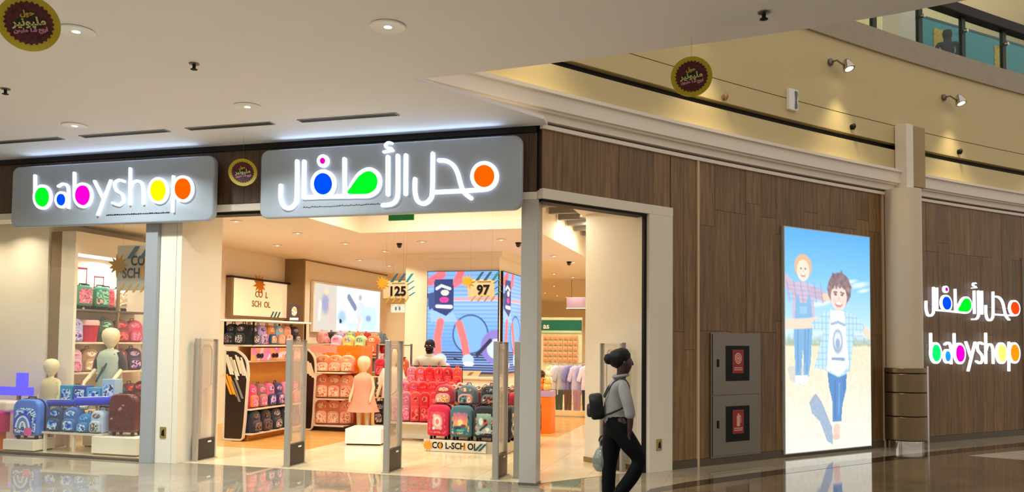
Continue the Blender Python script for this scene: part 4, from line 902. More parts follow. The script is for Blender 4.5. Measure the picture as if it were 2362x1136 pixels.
# --- hanging price signs
M_KRAFT = mat('tan_card', '#d6bf96', 0.6, var=0.04)
def price_sign(s, t_, z, txt, label, sec=''):
    t = thing('hanging_price_sign', label, 'price sign', LP(s, t_, z), RZL, 'hanging price signs')
    put('board', MB().prism(rrect(-0.20, 0.20, -0.13, 0.13, 0.01), -0.006, 0.006).mesh('price_board'), M_KRAFT, t)
    put('burst', MB().prism(shift(burst(.11, seed=len(txt)), -0.21, 0.10), -0.012, -0.006).mesh('price_burst'), M_OR, t)
    for k in range(3): put('brush_mark', MB().prism(slash(-0.02 + k * .12, 0.175, .14, .028), -0.010, -0.002).mesh('price_mark'), M_SLATE if k < 2 else M_TEAL, t)
    for k in range(3): put('brush_mark', MB().prism(slash(0.24 + .01 * k, 0.10 - k * .085, .10, .02, 35), -0.010, -0.002).mesh('price_mark_b'), M_TEAL, t)
    for k in range(4): put('brush_mark', MB().prism(slash(-0.12 + k * .1, -0.15, .10, .016), -0.010, -0.002).mesh('price_mark_c'), mat('mustard_brush', '#c79a36', 0.5, var=0.1), t)
    put('lettering', text_mesh(txt, 0.19, .004, .006), M_BLACK, t, (0.03, -0.009, -0.03))
    put('small_print', MB().box(-0.06, 0.15, -0.008, -0.006, 0.085, 0.10).mesh('price_small_print'), M_TAUPE, t)
    for x in (-0.16, 0.16): put('wire', MB().tube([(x, 0, 0.12), (x, 0, 3.72 - z)], 0.001, 4).mesh('price_wire'), M_STEEL, t)
price_sign(-2.79, 2.5, 2.31, '125', 'hanging tan price sign reading 125 with teal brush marks')
price_sign(-1.46, 2.5, 2.32, '97', 'hanging tan price sign reading 97 in front of the led screen')
t = thing('hanging_notice', 'small white notice hanging under the price sign 125', 'notice', LP(-2.76, 2.52, 1.97), RZL)
put('card', MB().prism(rrect(-0.11, 0.11, 0, 0.125, .01), -0.004, 0.004).mesh('notice_card'), M_WHITE, t)
for x in (-.03, .03): put('symbol', MB().prism(ell(x, .06, .015, .028, 12), -0.007, -0.004).mesh('notice_symbol'), mat('blue_symbol', '#5a78c8', 0.4), t)
for x in (-.08, .08): put('thread', MB().tube([(x, 0, .125), (x, 0, 1.75)], .001, 4).mesh('notice_thread'), M_STEEL, t)
t = thing('hanging_banner', 'grey school banner reading COOL SCHOOL hanging in the show window', 'banner', LP(-5.72, 0.62, 2.2), RZL)
put('board', MB().prism(rrect(-0.38, 0.38, 0, 0.62, .01), -0.006, 0.006).mesh('banner_board'), mat('grey_banner_card', '#b7ae9c', 0.6), t)
put('burst', MB().prism(shift(burst(.17, seed=9), -0.36, 0.35), -0.014, -0.006).mesh('banner_burst'), mat('bronze_burst', '#a8741c', 0.5, var=0.2, scale=20), t)
for k in range(3): put('brush_mark', MB().prism(slash(-0.12 + k * .2, 0.52, .2, .05), -0.012, -0.006).mesh('banner_mark'), M_SLATE, t)
for txt, z, xo in (('CO  L', .40, .04), ('SCH  OL', .23, .0)): put('lettering', text_mesh(txt, 0.19, .004, .004, sx=.8), M_BLACK, t, (xo, -0.009, z))
for x, z in ((0.075, .40), (0.045, .23)): put('pencil_letter', MB().box(x - .018, x + .018, -0.010, -0.006, z - .065, z + .065).mesh('banner_pencil'), M_OR, t)
for k in range(6): put('brush_mark', MB().prism(slash(-0.3 + k * .12, 0.03, .14, .022), -0.012, -0.006).mesh('banner_mark_b'), mat('mustard_brush', '#c79a36', 0.5), t)
for x in (-.3, .3): put('wire', MB().tube([(x, 0, .6), (x, 0, 1.03)], .001, 4).mesh('banner_wire'), M_STEEL, t)

# ------------------------------------------------------------------ bags
def fab(h, rough=0.75): return mat('fabric_' + h.strip('#'), h, rough, var=0.14, scale=14, bump=0.1, sheen=0.2)
def gloss(h): return mat('shell_' + h.strip('#'), h, 0.25, var=0.06, scale=6)
PR = {
    'candy': print_mat('print_candy', ['#e85a8a', '#f0a0b8', '#c84a8c', '#f6d0d0'], 16), 'peach': print_mat('print_peach', ['#e8785a', '#f5b89a', '#fbe3cc', '#d4603c', '#f2d060'], 17),
    'teal': print_mat('print_teal', ['#123c46', '#3a8a90', '#e08a5a', '#f4e4c8', '#b8486a'], 15), 'navy': print_mat('print_navy', ['#8fb8b0', '#1a2436', '#c86a4a', '#dfe6da'], 15),
    'dark': print_mat('print_dark', ['#141018', '#4a2030', '#8a8478', '#2a2c34', '#a85a6a'], 18), 'mono': print_mat('print_mono', ['#17151a', '#d8d2cc', '#5a5058', '#a48a94'], 22),
    'lilac': print_mat('print_lilac', ['#4a2a78', '#a878c8', '#e2c8f0', '#2a1a50', '#e88ab0'], 15), 'red': print_mat('print_red', ['#c8102a', '#e03a48', '#f0807c', '#a80c24'], 13),
    'blue': print_mat('print_blue', ['#1a3cc8', '#6ab0f0', '#e8f2fb', '#0c2070', '#4a8ae0'], 13), 'mix': print_mat('print_mix', ['#f2a04a', '#e84a5a', '#5ab0c8', '#f4e6c4', '#3a3a5a', '#8ac860'], 12),
    'mint': print_mat('print_mint', ['#3aa888', '#a8e0c8', '#2a7864', '#f2b8a8'], 12), 'cream': print_mat('print_cream', ['#f2e4c8', '#c8a878', '#fff6e6', '#9a7850'], 14),
}
def tomb(w, h, rt, rb=0.03, n=6):
    rt = min(rt, w / 2 * .98); out = []
    for cx, cz, r, a in ((w / 2 - rt, h - rt, rt, 0), (-w / 2 + rt, h - rt, rt, 90), (-w / 2 + rb, rb, rb, 180), (w / 2 - rb, rb, rb, 270)):
        out += [(cx + r * math.cos(math.radians(a + 90 * k / n)), cz + r * math.sin(math.radians(a + 90 * k / n))) for k in range(n + 1)]
    return out
def backpack(s, t_, z, label, body, pocket, prt, w=0.29, h=0.40, d=0.16, face=0.0, group='school backpacks', lean=0.0, root=None, name='backpack'):
    p = LP(s, t_, z)
    t = thing(name, label, 'backpack', p, RZL + face, group); t.rotation_euler = (lean, 0, RZL + face)
    k = (round(w, 2), round(h, 2), round(d, 2))
    put('body', cached(('bp', k), lambda: MB().prism(tomb(w, h, w * .42), -d / 2, d / 2).mesh('backpack_body', smooth=45, bevel=min(.035, d * .25), seg=2)), body, t)
    pk = put('front_pocket', cached(('bpp', k), lambda: MB().prism(shift(tomb(w * .80, h * .50, w * .26), 0, h * .05), -d / 2 - .045, -d / 2 + .01).mesh('backpack_pocket', smooth=45, bevel=.016, seg=2)), pocket, t)
    put('print', cached(('bpr', k), lambda: MB().prism(shift(tomb(w * .62, h * .36, w * .2), 0, h * .10), -d / 2 - .048, -d / 2 - .043).mesh('backpack_print')), prt, pk)
    put('upper_print', cached(('bpu', k), lambda: MB().prism(shift(ell(0, 0, w * .30, h * .11, 20), 0, h * .76), -d / 2 - .003, -d / 2 + .004).mesh('backpack_upper_print')), prt, t)
    put('handle', cached(('bph', k), lambda: MB().tube([(-w * .12, d * .25, h - .01), (-w * .10, d * .25, h + .03), (w * .10, d * .25, h + .03), (w * .12, d * .25, h - .01)], 0.008, 6).mesh('backpack_handle', smooth=60)), body, t)
    for sx in (-1, 1):
        put('shoulder_strap', cached(('bps', k, sx), lambda: MB().tube([(sx * w * .2, d / 2 - .005, h * .92), (sx * w * .27, d / 2 + .03, h * .7), (sx * w * .30, d / 2 + .03, h * .3), (sx * w * .3, d / 2 - .005, h * .1)], .014, 6, flat=.5).mesh('backpack_strap', smooth=60)), body, t)
    return t
def trolley(s, t_, z, label, shell, prt, w=0.34, h=0.50, d=0.22, face=0.0, pull=0.0, group='children trolley cases', hard=True):
    t = thing('trolley_case', label, 'suitcase', LP(s, t_, z), RZL + face, group); k = (w, h, d, pull)
    b = put('body', cached(('tc', k), lambda: MB().prism(shift(tomb(w, h - .05, w * .30, .05), 0, .05), -d / 2, d / 2).mesh('case_body', smooth=45, bevel=.035, seg=3)), shell, t)
    put('front_print', cached(('tcp', k), lambda: MB().prism(shift(tomb(w * .78, h * .62, w * .25, .03), 0, .09), -d / 2 - .008, -d / 2 + .004).mesh('case_print', bevel=.003)), prt, b)
    put('zip_line', cached(('tcz', k), lambda: MB().ribbon(shift(tomb(w + .004, h - .048, w * .30, .05), 0, .049), .006, -.012, .012, True).mesh('case_zip')), M_BLACK, b)
    put('top_handle', cached(('tch', k), lambda: MB().tube([(-.06, 0, h - .005), (-.055, 0, h + .025), (.055, 0, h + .025), (.06, 0, h - .005)], .010, 6).mesh('case_handle', smooth=60)), M_BLACK, t)
    for sx in (-1, 1):
        put('wheel', cached(('tcw', sx, k), lambda: MB().lathe([(.012, -.012), (.026, -.012), (.026, .012), (.012, .012)], 14).xf(Matrix.Translation((sx * w * .34, -d * .28, .026)) @ Matrix.Rotation(math.pi / 2, 4, 'Y')).mesh('case_wheel')), M_BLACK, t)
        put('wheel', cached(('tcv', sx, k), lambda: MB().lathe([(.012, -.012), (.026, -.012), (.026, .012), (.012, .012)], 14).xf(Matrix.Translation((sx * w * .34, d * .28, .026)) @ Matrix.Rotation(math.pi / 2, 4, 'Y')).mesh('case_wheel_b')), M_BLACK, t)
    if pull:
        put('pull_handle', cached(('tcq', k), lambda: MB().tube([(-.07, d * .3, h - .1), (-.07, d * .3, h + pull), (.07, d * .3, h + pull), (.07, d * .3, h - .1)], .008, 6).tube([(-.075, d * .3, h + pull), (.075, d * .3, h + pull)], .016, 8).mesh('case_pull', smooth=50)), mat('rose_handle', '#c8556a', 0.4, 0.2), t)
    return t
def box_item(s, t_, z, label, cat, m, w, d, h, face=0.0, group=None, lid=None, name='gift_box', band=None):
    t = thing(name, label, cat, LP(s, t_, z), RZL + face, group)
    put('box', cached(('bx', w, d, h), lambda: MB().box(-w / 2, w / 2, -d / 2, d / 2, 0, h).mesh('box_body', bevel=.006)), m, t)
    put('panel', cached(('bxp', w, d, h), lambda: MB().prism(rrect(-w * .36, w * .36, h * .18, h * .78, .01), -d / 2 - .003, -d / 2).mesh('box_panel')), band or PR['mix'], t)
    return t

# --- backpack rack with the dark end panel
M_RACK = mat('cream_rack_metal', '#e4d6bf', 0.35, 0.1); M_ESP = mat('espresso_panel', '#2c1810', 0.4, var=0.08)
ra = thing('backpack_rack', 'double sided backpack rack with dark curved end panel and cream trim', 'display rack', LP(-5.25, 2.2, 0), RZL)
endp = crv([(-0.20, 0.05), (-0.20, 0.7), (-0.20, 1.34)], 2)[:-1] + crv([(-0.20, 1.38), (0.0, 1.37), (0.16, 1.24), (0.20, 1.02)], 6) + [(0.16, 0.3), (0.135, 0.06), (0.10, 0.03), (-0.17, 0.03)]
put('end_panel', MB().prism(endp, -0.012, 0.012).mesh('rack_end'), M_ESP, ra); put('end_trim', MB().ribbon(endp, 0.014, -0.02, 0.02, True).mesh('rack_trim'), M_RACK, ra)
q = random.Random(3)
for k in range(9):
    x = -0.15 + 0.036 * k; z = 1.22 - 0.012 * k + q.uniform(-.06, .03)
    put('brush_mark', MB().prism(slash(x, z - .02, q.uniform(.22, .40), .022, 112), -0.018, -0.012).mesh('rack_mark'), mat('cream_brush', '#f0e2c4', 0.5), ra)
for k in range(5): put('brush_mark', MB().prism(slash(-0.15 + .05 * k, 0.86 - .02 * k + q.uniform(-.05, .05), .34, .024, 116), -0.019, -0.0125).mesh('rack_mark_b'), M_OR if k < 3 else mat('grey_brush', '#8a8a80', 0.5), ra)
put('back_panel', MB().box(-0.012, 0.012, 0.03, 1.56, 0.12, 1.44).mesh('rack_back'), mat('honey_laminate', '#c98a3c', 0.4, var=0.08), ra)
put('base', MB().box(-0.14, 0.14, 0.1, 1.4, 0.0, 0.10).mesh('rack_base', bevel=.01), mat('honey_laminate', '#c98a3c', 0.4), ra)
for z, dx in ((0.10, .26), (0.47, .24), (1.20, .20), (1.44, .24)):
    put('shelf', MB().box(-dx, dx, 0.02, 1.58, z, z + .025).mesh('rack_shelf', bevel=.005), M_RACK, ra)
put('canopy', MB().box(-0.30, 0.30, -0.06, 1.66, 1.82, 1.85).mesh('rack_canopy', bevel=.006), M_WHITE, ra)
for sx, yy in ((-1, 0.03), (1, 0.03), (-1, 1.55), (1, 1.55)): put('canopy_post', MB().box(sx * .25 - .012, sx * .25 + .012, yy - .012, yy + .012, 1.465, 1.82).mesh('rack_canopy_post'), M_BLACK, ra)
put('header_strip', MB().box(0.205, 0.215, 0.04, 1.56, 1.225, 1.42).mesh('rack_header'), print_mat('pink_orange_header', ['#e8c8e0', '#f2a060', '#e080b8', '#f6ead8'], 5), ra)
def rack_row(z, n, y0, y1, x, face, w, h, d, specs, where, lean=0.0, group='backpacks on the dark ended rack'):
    for i in range(n):
        yy = y0 + (y1 - y0) * (i + .5) / n; de, b, p, pr = specs[i % len(specs)]
        backpack(-5.25 + x, 2.2 + yy, z, '%s backpack, %s along %s of the dark ended rack' % (de, ORD[i], where), b, p, pr, w, h, d, face, group, lean)
FB = fab
rack_row(0.126, 5, 0.05, 1.5, 0.15, math.pi / 2, .27, .33, .15, [('navy and brown printed', FB('#1c2238'), FB('#3a2028'), PR['dark']), ('black and rose printed', FB('#191418'), FB('#55303a'), PR['dark']), ('charcoal floral', FB('#22202a'), FB('#2b2830'), PR['mono']), ('black and yellow', FB('#15171c'), FB('#3a3a20'), PR['mix'])], 'the lowest shelf')
rack_row(0.497, 6, 0.05, 1.52, 0.12, math.pi / 2, .23, .36, .12, [('magenta and orange', FB('#c8286a'), FB('#e87838'), PR['candy']), ('dusty rose', FB('#8a5058'), FB('#a8686a'), PR['candy']), ('pink and navy', FB('#d8587a'), FB('#2a2a58'), PR['lilac']), ('indigo printed', FB('#2c2050'), FB('#38286a'), PR['lilac']), ('soft pink', FB('#e07898'), FB('#e890a8'), PR['candy'])], 'the middle shelf')
rack_row(1.468, 6, 0.06, 1.52, 0.10, math.pi / 2, .22, .31, .13, [('black patterned', FB('#101418'), FB('#16242a'), PR['mono']), ('lilac', FB('#b8a0d8'), FB('#cdb8e6'), PR['lilac']), ('orange and blue', FB('#d8803a'), FB('#32588a'), PR['peach']), ('pale blue', FB('#7fc0dc'), FB('#f0a890'), PR['peach']), ('peach printed', FB('#eaa488'), FB('#f0b8a0'), PR['peach']), ('black and white', FB('#141214'), FB('#2a2428'), PR['mono'])], 'the top shelf')
for i, (x, de, b, pr) in enumerate(((-0.17, 'black tropical', FB('#0e1a1e'), PR['dark']), (0.02, 'black speckled', FB('#12191c'), PR['mono']))):
    backpack(-5.25 + x, 2.30, 1.468, '%s backpack on the rack top facing the shop front' % de, b, b, pr, .2, .32, .12, 0, 'backpacks on the dark ended rack')
for i, (z, de, b, pr) in enumerate(((1.0, 'crimson', FB('#c01848'), PR['red']), (0.52, 'scarlet and orange', FB('#f03a28'), PR['peach']), (0.13, 'dark brown', FB('#2a1418'), PR['dark']))):
    backpack(-5.46, 2.48, z if z < .9 else 1.0, '%s backpack on the window side of the rack, %s shelf up' % (de, ('upper', 'middle', 'lowest')[i]), b, b, pr, .26, .34 if z < .9 else .28, .13, -math.pi / 2 if z < .9 else -math.pi / 2, 'backpacks on the dark ended rack')
put('shelf', MB().box(-0.30, -0.02, 0.02, 1.0, 0.975, 1.0).mesh('rack_side_shelf'), M_RACK, ra)
for i in range(3):
    t = thing('sunglasses', 'child sunglasses on the rack header, %s from the end panel' % ORD[i], 'sunglasses', LP(-5.02, 2.45 + .42 * i, 1.30), RZL + math.pi / 2, 'sunglasses on the rack header')
    put('frame', cached('sg_f', lambda: MB().ribbon(ell(-.045, 0, .04, .032, 18), .005, -.008, 0, True).ribbon(ell(.045, 0, .04, .032, 18), .005, -.008, 0, True).mesh('glasses_frame')), M_BLACK, t)
    put('lens', cached('sg_l', lambda: MB().prism(ell(-.045, 0, .037, .029, 16), -.006, -.003).mesh('glasses_lens')), mat('dark_lens', '#14142a', 0.1), t)
    put('lens', cached('sg_m', lambda: MB().prism(ell(.045, 0, .037, .029, 16), -.006, -.003).mesh('glasses_lens_b')), mat('dark_lens', '#14142a', 0.1), t)
    put('temple', cached('sg_t', lambda: MB().tube([(-.085, 0, .01), (-.085, .04, .005)], .003, 5).tube([(.085, 0, .01), (.085, .04, .005)], .003, 5).mesh('glasses_temple')), M_BLACK, t)
t = thing('display_card', 'dark framed display card standing on the rack canopy', 'display card', LP(-5.10, 3.55, 1.85), RZL + .5); t.rotation_euler = (math.radians(-8), 0, RZL + .5)
put('frame', MB().prism(rrect(-.09, .09, 0, .30, .008), -.006, .006).mesh('card_frame'), mat('dark_card', '#3a2420', 0.5), t)
put('picture', MB().prism(ell(0, .18, .045, .08, 20), -.009, -.006).mesh('card_picture'), PR['cream'], t); put('caption', MB().box(-.07, .07, -.009, -.006, .03, .07).mesh('card_caption'), M_WHITE, t)

# --- orange rack of peach backpacks
rb = thing('backpack_rack', 'orange panelled rack filled with peach coloured backpacks', 'display rack', LP(-4.65, 3.92, 0), RZL)
put('back_panel', MB().box(-0.40, 0.56, 0.52, 0.55, 0.06, 1.46).mesh('orange_back'), mat('orange_laminate', '#e8820e', 0.4, var=0.05), rb)
put('side_panel', MB().box(0.52, 0.56, 0.12, 0.52, 0.06, 1.46).mesh('orange_side'), mat('orange_laminate', '#e8820e', 0.4), rb)
put('end_panel', MB().prism([(x * .7 - .36, z) for x, z in endp], -0.03, -0.006).mesh('orange_end'), M_ESP, rb); put('end_trim', MB().ribbon([(x * .7 - .36, z) for x, z in endp], .012, -0.035, -0.0, True).mesh('orange_trim'), M_RACK, rb)
for k in range(5): put('brush_mark', MB().prism(slash(-0.45 + .045 * k, 1.14 - .03 * k, .3, .02, 112), -0.04, -0.031).mesh('orange_mark'), mat('cream_brush', '#f0e2c4', 0.5), rb)
put('header', MB().box(-0.34, 0.16, -0.01, 0.0, 1.34, 1.46).mesh('orange_header'), mat('rose_header', '#e89a8a', 0.5), rb)
put('base', MB().box(-0.36, 0.54, 0.06, 0.5, 0.0, 0.08).mesh('orange_base'), M_ESP, rb)
for z in (0.08, 0.53, 0.98): put('shelf', MB().box(-0.34, 0.30, 0.02, 0.52, z, z + .02).mesh('orange_shelf', bevel=.004), M_RACK, rb)
for r, z in enumerate((0.105, 0.555, 1.005)):
    for i in range(3):
        h = (.42, .40, .29)[r]
        backpack(-4.86 + .205 * i, 4.15 + .05 * i, z, 'peach printed backpack, %s along the %s shelf of the orange rack' % (ORD[i], ('lowest', 'middle', 'top')[r]), FB(('#f08a66', '#e8906a', '#f2a488')[i]), FB('#f5b296'), PR['peach'], .25, h, .15, 0.25, 'peach backpacks on the orange rack')
for i, (de, m, pr) in enumerate((('lilac', FB('#c8a0b0'), PR['candy']), ('yellow', FB('#e0b060'), PR['mix']), ('green', FB('#a8c088'), PR['mint']), ('orange', FB('#f06030'), PR['peach']))):
    backpack(-4.98 + .24 * i, 4.85, 1.02 + .3, '%s backpack standing on the shelf behind the orange rack' % de, m, m, pr, .22, .32, .13, 0, 'backpacks behind the orange rack')
t = thing('display_shelf', 'narrow cream shelf unit behind the orange rack', 'shelf', LP(-4.6, 4.85, 0), RZL)
put('top', MB().box(-0.52, 0.5, -0.12, 0.12, 1.295, 1.32).mesh('behind_top'), M_RACK, t)
for x in (-.5, .48): put('side', MB().box(x - .012, x + .012, -0.12, 0.12, 0, 1.295).mesh('behind_side'), M_RACK, t)

# --- mannequins
M_MANN = mat('mannequin_cream', '#ead6ae', 0.35, var=0.02)
def mannequin(s, t_, z, hgt, label, dress, skirt=True, top=None, face=0.0, extra=None, arms=0.3):
    t = thing('child_mannequin', label, 'mannequin', LP(s, t_, z), RZL + face, 'child mannequins'); k = hgt
    H_ = hgt
    put('head', MB().lathe([(.0001, H_ * .80), (H_ * .03, H_ * .80), (H_ * .045, H_ * .825), (H_ * .075, H_ * .865), (H_ * .085, H_ * .92), (H_ * .075, H_ * .965), (H_ * .045, H_ * .992), (.0001, H_)], 20).mesh('mannequin_head', smooth=60), M_MANN, t)
    put('torso', MB().lathe([(.0001, H_ * .44), (H_ * .09, H_ * .45), (H_ * .085, H_ * .55), (H_ * .095, H_ * .70), (H_ * .07, H_ * .765), (H_ * .03, H_ * .785), (H_ * .028, H_ * .82)], 20).xf(Matrix.Diagonal((1.15, .8, 1, 1))).mesh('mannequin_torso', smooth=60), M_MANN, t)
    for sx in (-1, 1):
        put('arm', MB().tube([(sx * H_ * .10, 0, H_ * .74), (sx * H_ * .135, 0, H_ * .60), (sx * H_ * .14, -H_ * arms * .3, H_ * .47), (sx * H_ * .14, -H_ * arms * .35, H_ * .42)], [H_ * .028, H_ * .024, H_ * .018, H_ * .012], 10).mesh('mannequin_arm', smooth=60), M_MANN, t)
        put('leg', MB().tube([(sx * H_ * .05, 0, H_ * .46), (sx * H_ * .055, 0, H_ * .26), (sx * H_ * .055, 0, H_ * .05), (sx * H_ * .055, -H_ * .05, H_ * .02)], [H_ * .05, H_ * .036, H_ * .022, H_ * .02], 10).mesh('mannequin_leg', smooth=60), M_MANN, t)
    put('stand', MB().lathe([(H_ * .16, 0), (H_ * .16, .012)], 24).mesh('mannequin_stand'), M_CHROME, t)
    if skirt:
        put('dress', MB().lathe([(H_ * .19, H_ * .30), (H_ * .17, H_ * .34), (H_ * .12, H_ * .5), (H_ * .105, H_ * .58), (H_ * .112, H_ * .68), (H_ * .09, H_ * .755), (H_ * .05, H_ * .78)], 28).xf(Matrix.Diagonal((1.12, .9, 1, 1))).mesh('mannequin_dress', smooth=60), dress, t)
    else:
        put('shirt', MB().lathe([(H_ * .112, H_ * .42), (H_ * .102, H_ * .55), (H_ * .112, H_ * .70), (H_ * .09, H_ * .755), (H_ * .045, H_ * .785)], 24).xf(Matrix.Diagonal((1.15, .88, 1, 1))).mesh('mannequin_shirt', smooth=60), top or dress, t)
        for sx in (-1, 1):
            put('sleeve', MB().tube([(sx * H_ * .085, 0, H_ * .752), (sx * H_ * .125, 0, H_ * .66), (sx * H_ * .14, 0, H_ * .58)], [H_ * .04, H_ * .045, H_ * .042], 10).mesh('mannequin_sleeve', smooth=60), extra or top or dress, t)
            put('trouser_leg', MB().tube([(sx * H_ * .045, 0, H_ * .47), (sx * H_ * .055, 0, H_ * .26), (sx * H_ * .057, 0, H_ * .08)], [H_ * .065, H_ * .052, H_ * .045], 12).mesh('mannequin_trouser', smooth=60), dress, t)
    return t
M_OMB = mat('coral_dress', '#f2a48c', 0.7, var=0.25, scale=5)
mannequin(-3.83, 3.62, 0.0, 1.30, 'child mannequin in a pale coral dress beside the orange rack', M_OMB, True)
mannequin(-3.52, 4.05, 0.0, 1.42, 'child mannequin in a white top behind the coral dressed one', FB('#3a3038'), False, FB('#f2e2d0'))
# --- low rack of black and white bags
rc = thing('bag_rack', 'low rack of black and white patterned bags behind the mannequins', 'display rack', LP(-3.64, 4.45, 0), RZL)
put('base', MB().box(-0.34, 0.28, -0.12, 0.14, 0.0, 0.09).mesh('low_base'), M_RACK, rc)
for z in (0.09, 0.56, 0.92): put('shelf', MB().box(-0.36, 0.30, -0.16, 0.16, z, z + .02).mesh('low_shelf', bevel=.004), M_RACK, rc)
for x in (-.35, .29): put('upright', MB().box(x - .012, x + .012, -0.02, 0.02, 0, 1.5).mesh('low_upright'), M_STEEL, rc)
put('rail', MB().tube([(-.35, 0, 1.48), (.29, 0, 1.48)], .012, 8).mesh('low_rail'), M_STEEL, rc)
for r, (z, h) in enumerate(((0.112, .40), (0.582, .30), (0.942, .30))):
    for i in range(3):
        de, m, pr = [('black floral', FB('#1c181e'), PR['mono']), ('grey patterned', FB('#4a444a'), PR['mono']), ('black and pink', FB('#201820'), PR['candy']), ('dark striped', FB('#17151c'), PR['dark'])][(i + r) % 4]
        if r == 2: de, m, pr = [('crimson', FB('#b8183c'), PR['red']), ('wine', FB('#5a1424'), PR['red']), ('rust', FB('#c85028'), PR['peach']), ('black', FB('#1a1418'), PR['dark'])][i]
        backpack(-3.89 + .2 * i, 4.42, z, '%s backpack on the low rack, %s shelf, %s from the orange rack' % (de, ('lowest', 'middle', 'top')[r], ORD[i]), m, m, pr, .20, h, .14, 0.1, 'bags on the low rack')
# --- white plinth
pl = thing('display_plinth', 'low white gloss display plinth on the shop floor before the mannequins', 'plinth', LP(-3.30, 2.70, 0.004), RZL + .2)
put('body', MB().box(-0.27, 0.27, -0.27, 0.27, 0.02, 0.24).mesh('plinth_body', bevel=.006), mat('gloss_white', '#f8f6f0', 0.15), pl); put('recess', MB().box(-0.25, 0.25, -0.25, 0.25, 0, 0.02).mesh('plinth_recess'), M_BLACK, pl)
# --- wall unit under the deep lightbox
wu = thing('wall_unit', 'long wall unit of assorted bags under the wide lit picture', 'shelf unit', LP(-6.45, 8.4, 0), RZL)
put('carcass', MB().box(-0.18, 0.18, -1.75, 1.75, 0.0, 0.5).mesh('unit_carcass'), M_RACK, wu)
for z in (0.80, 1.14, 1.46): put('shelf', MB().box(-0.18, 0.2, -1.75, 1.75, z, z + .02).mesh('unit_shelf'), M_RACK, wu)
for y in (-1.74, 0, 1.74): put('upright', MB().box(-0.18, 0.19, y - .012, y + .012, 0.5, 1.46).mesh('unit_upright'), M_RACK, wu)
q = random.Random(11); PAL = [('rose', '#e0a0a0', 'candy'), ('green', '#88b070', 'mint'), ('cream', '#e8d8b0', 'cream'), ('black', '#1c1a1c', 'mono'), ('orange', '#f07038', 'peach'), ('blue grey', '#7890a8', 'blue'), ('lilac', '#b8a0c8', 'lilac'), ('crimson', '#c0203c', 'red')]
for r, z in enumerate((1.482, 1.162, 0.822)):
    for i in range(8):
        de, hx, pr = PAL[(i * 3 + r * 2) % 8]
        backpack(-6.40, 6.9 + .42 * i, z, '%s backpack, %s along the %s shelf under the wide lit picture' % (de, ORD[i], ('top', 'middle', 'lowest')[r]), FB(hx), FB(hx), PR[pr], .26, .27 if r else .25, .14, math.pi / 2, 'bags under the wide lit picture')

# --- stepped stand of red backpacks
rs = thing('stepped_stand', 'stepped cream stand carrying rows of red and pink backpacks', 'display stand', LP(-2.68, 3.25, 0), RZL)
for k, (z, y) in enumerate(((0.27, 0.0), (0.55, 0.30), (0.80, 0.58))):
    put('step', MB().box(-0.46, 0.46, y - .16, y + .16, z, z + .03).mesh('stand_step_%d' % k, bevel=.005), M_RACK, rs)
    put('riser', MB().box(-0.42, 0.42, y + .05, y + .14, 0.03 if k == 0 else 0.0, z).mesh('stand_riser_%d' % k), M_SHOPWHITE, rs)
put('top_rail', MB().tube([(-.46, .70, .8), (-.46, .70, 1.14), (.44, .70, 1.14), (.44, .70, .8)], .010, 8).mesh('stand_rail', smooth=60), M_BLACK, rs)
REDS = [('pale pink', '#e8a8b0'), ('dusty pink', '#d07888'), ('coral red', '#e84848'), ('scarlet', '#e01828'), ('bright red', '#f02838'), ('cherry red', '#c81430'), ('tomato red', '#f04838')]
for r, (z, y, n, h) in enumerate(((0.302, 0.0, 6, .46), (0.582, 0.30, 6, .33), (0.832, 0.58, 6, .30))):
    for i in range(n):
        de, hx = REDS[min(6, i + (1 if r else 0))] if r < 2 else REDS[(i + 1) % 7]
        backpack(-3.07 + .158 * i, 3.24 + y, z, '%s slim backpack, %s along the %s tier of the red stand' % (de, ORD[i], ('front', 'middle', 'back')[r]), FB(hx), FB(hx), PR['red'] if i > 1 else PR['candy'], .15, h, .20, 0.35, 'red backpacks on the stepped stand')

# --- school trolley bag stand
ss = thing('trolley_stand', 'low printed stand reading COOL-SCHOOL under trolley bags', 'display stand', LP(-1.66, 2.2, 0.004), RZL)
put('platform', MB().box(-0.50, 0.66, 0.0, 1.55, 0.0, 0.155).mesh('stand_platform', bevel=.005), mat('stone_platform', '#b8a98c', 0.4), ss)
put('header_board', MB().box(-0.52, 0.40, -0.02, 0.0, 0.005, 0.165).mesh('stand_header'), mat('pale_header_board', '#e6dcc4', 0.5), ss)
put('side_board', MB().box(0.66, 0.68, 0.0, 1.55, 0.005, 0.165).mesh('stand_side_board'), mat('pale_header_board', '#e6dcc4', 0.5), ss)
put('burst', MB().prism(shift(burst(.085, seed=6), -0.46, 0.085), -0.03, -0.02).mesh('stand_burst'), M_OR, ss)
put('lettering', text_mesh('CO L-SCH OL', 0.125, .004, .003, sx=.88), M_BLACK, ss, (-0.06, -0.023, 0.085))
for x in (-.27, .085): put('pencil_letter', MB().prism([(x - .016, .035), (x + .016, .035), (x + .016, .115), (x, .14), (x - .016, .115)], -0.025, -0.021).mesh('stand_pencil'), M_OR, ss)
for k in range(2): put('brush_mark', MB().prism(slash(.29 + k * .06, .085, .13, .024, 50), -0.028, -0.02).mesh('stand_mark'), M_SLATE, ss)
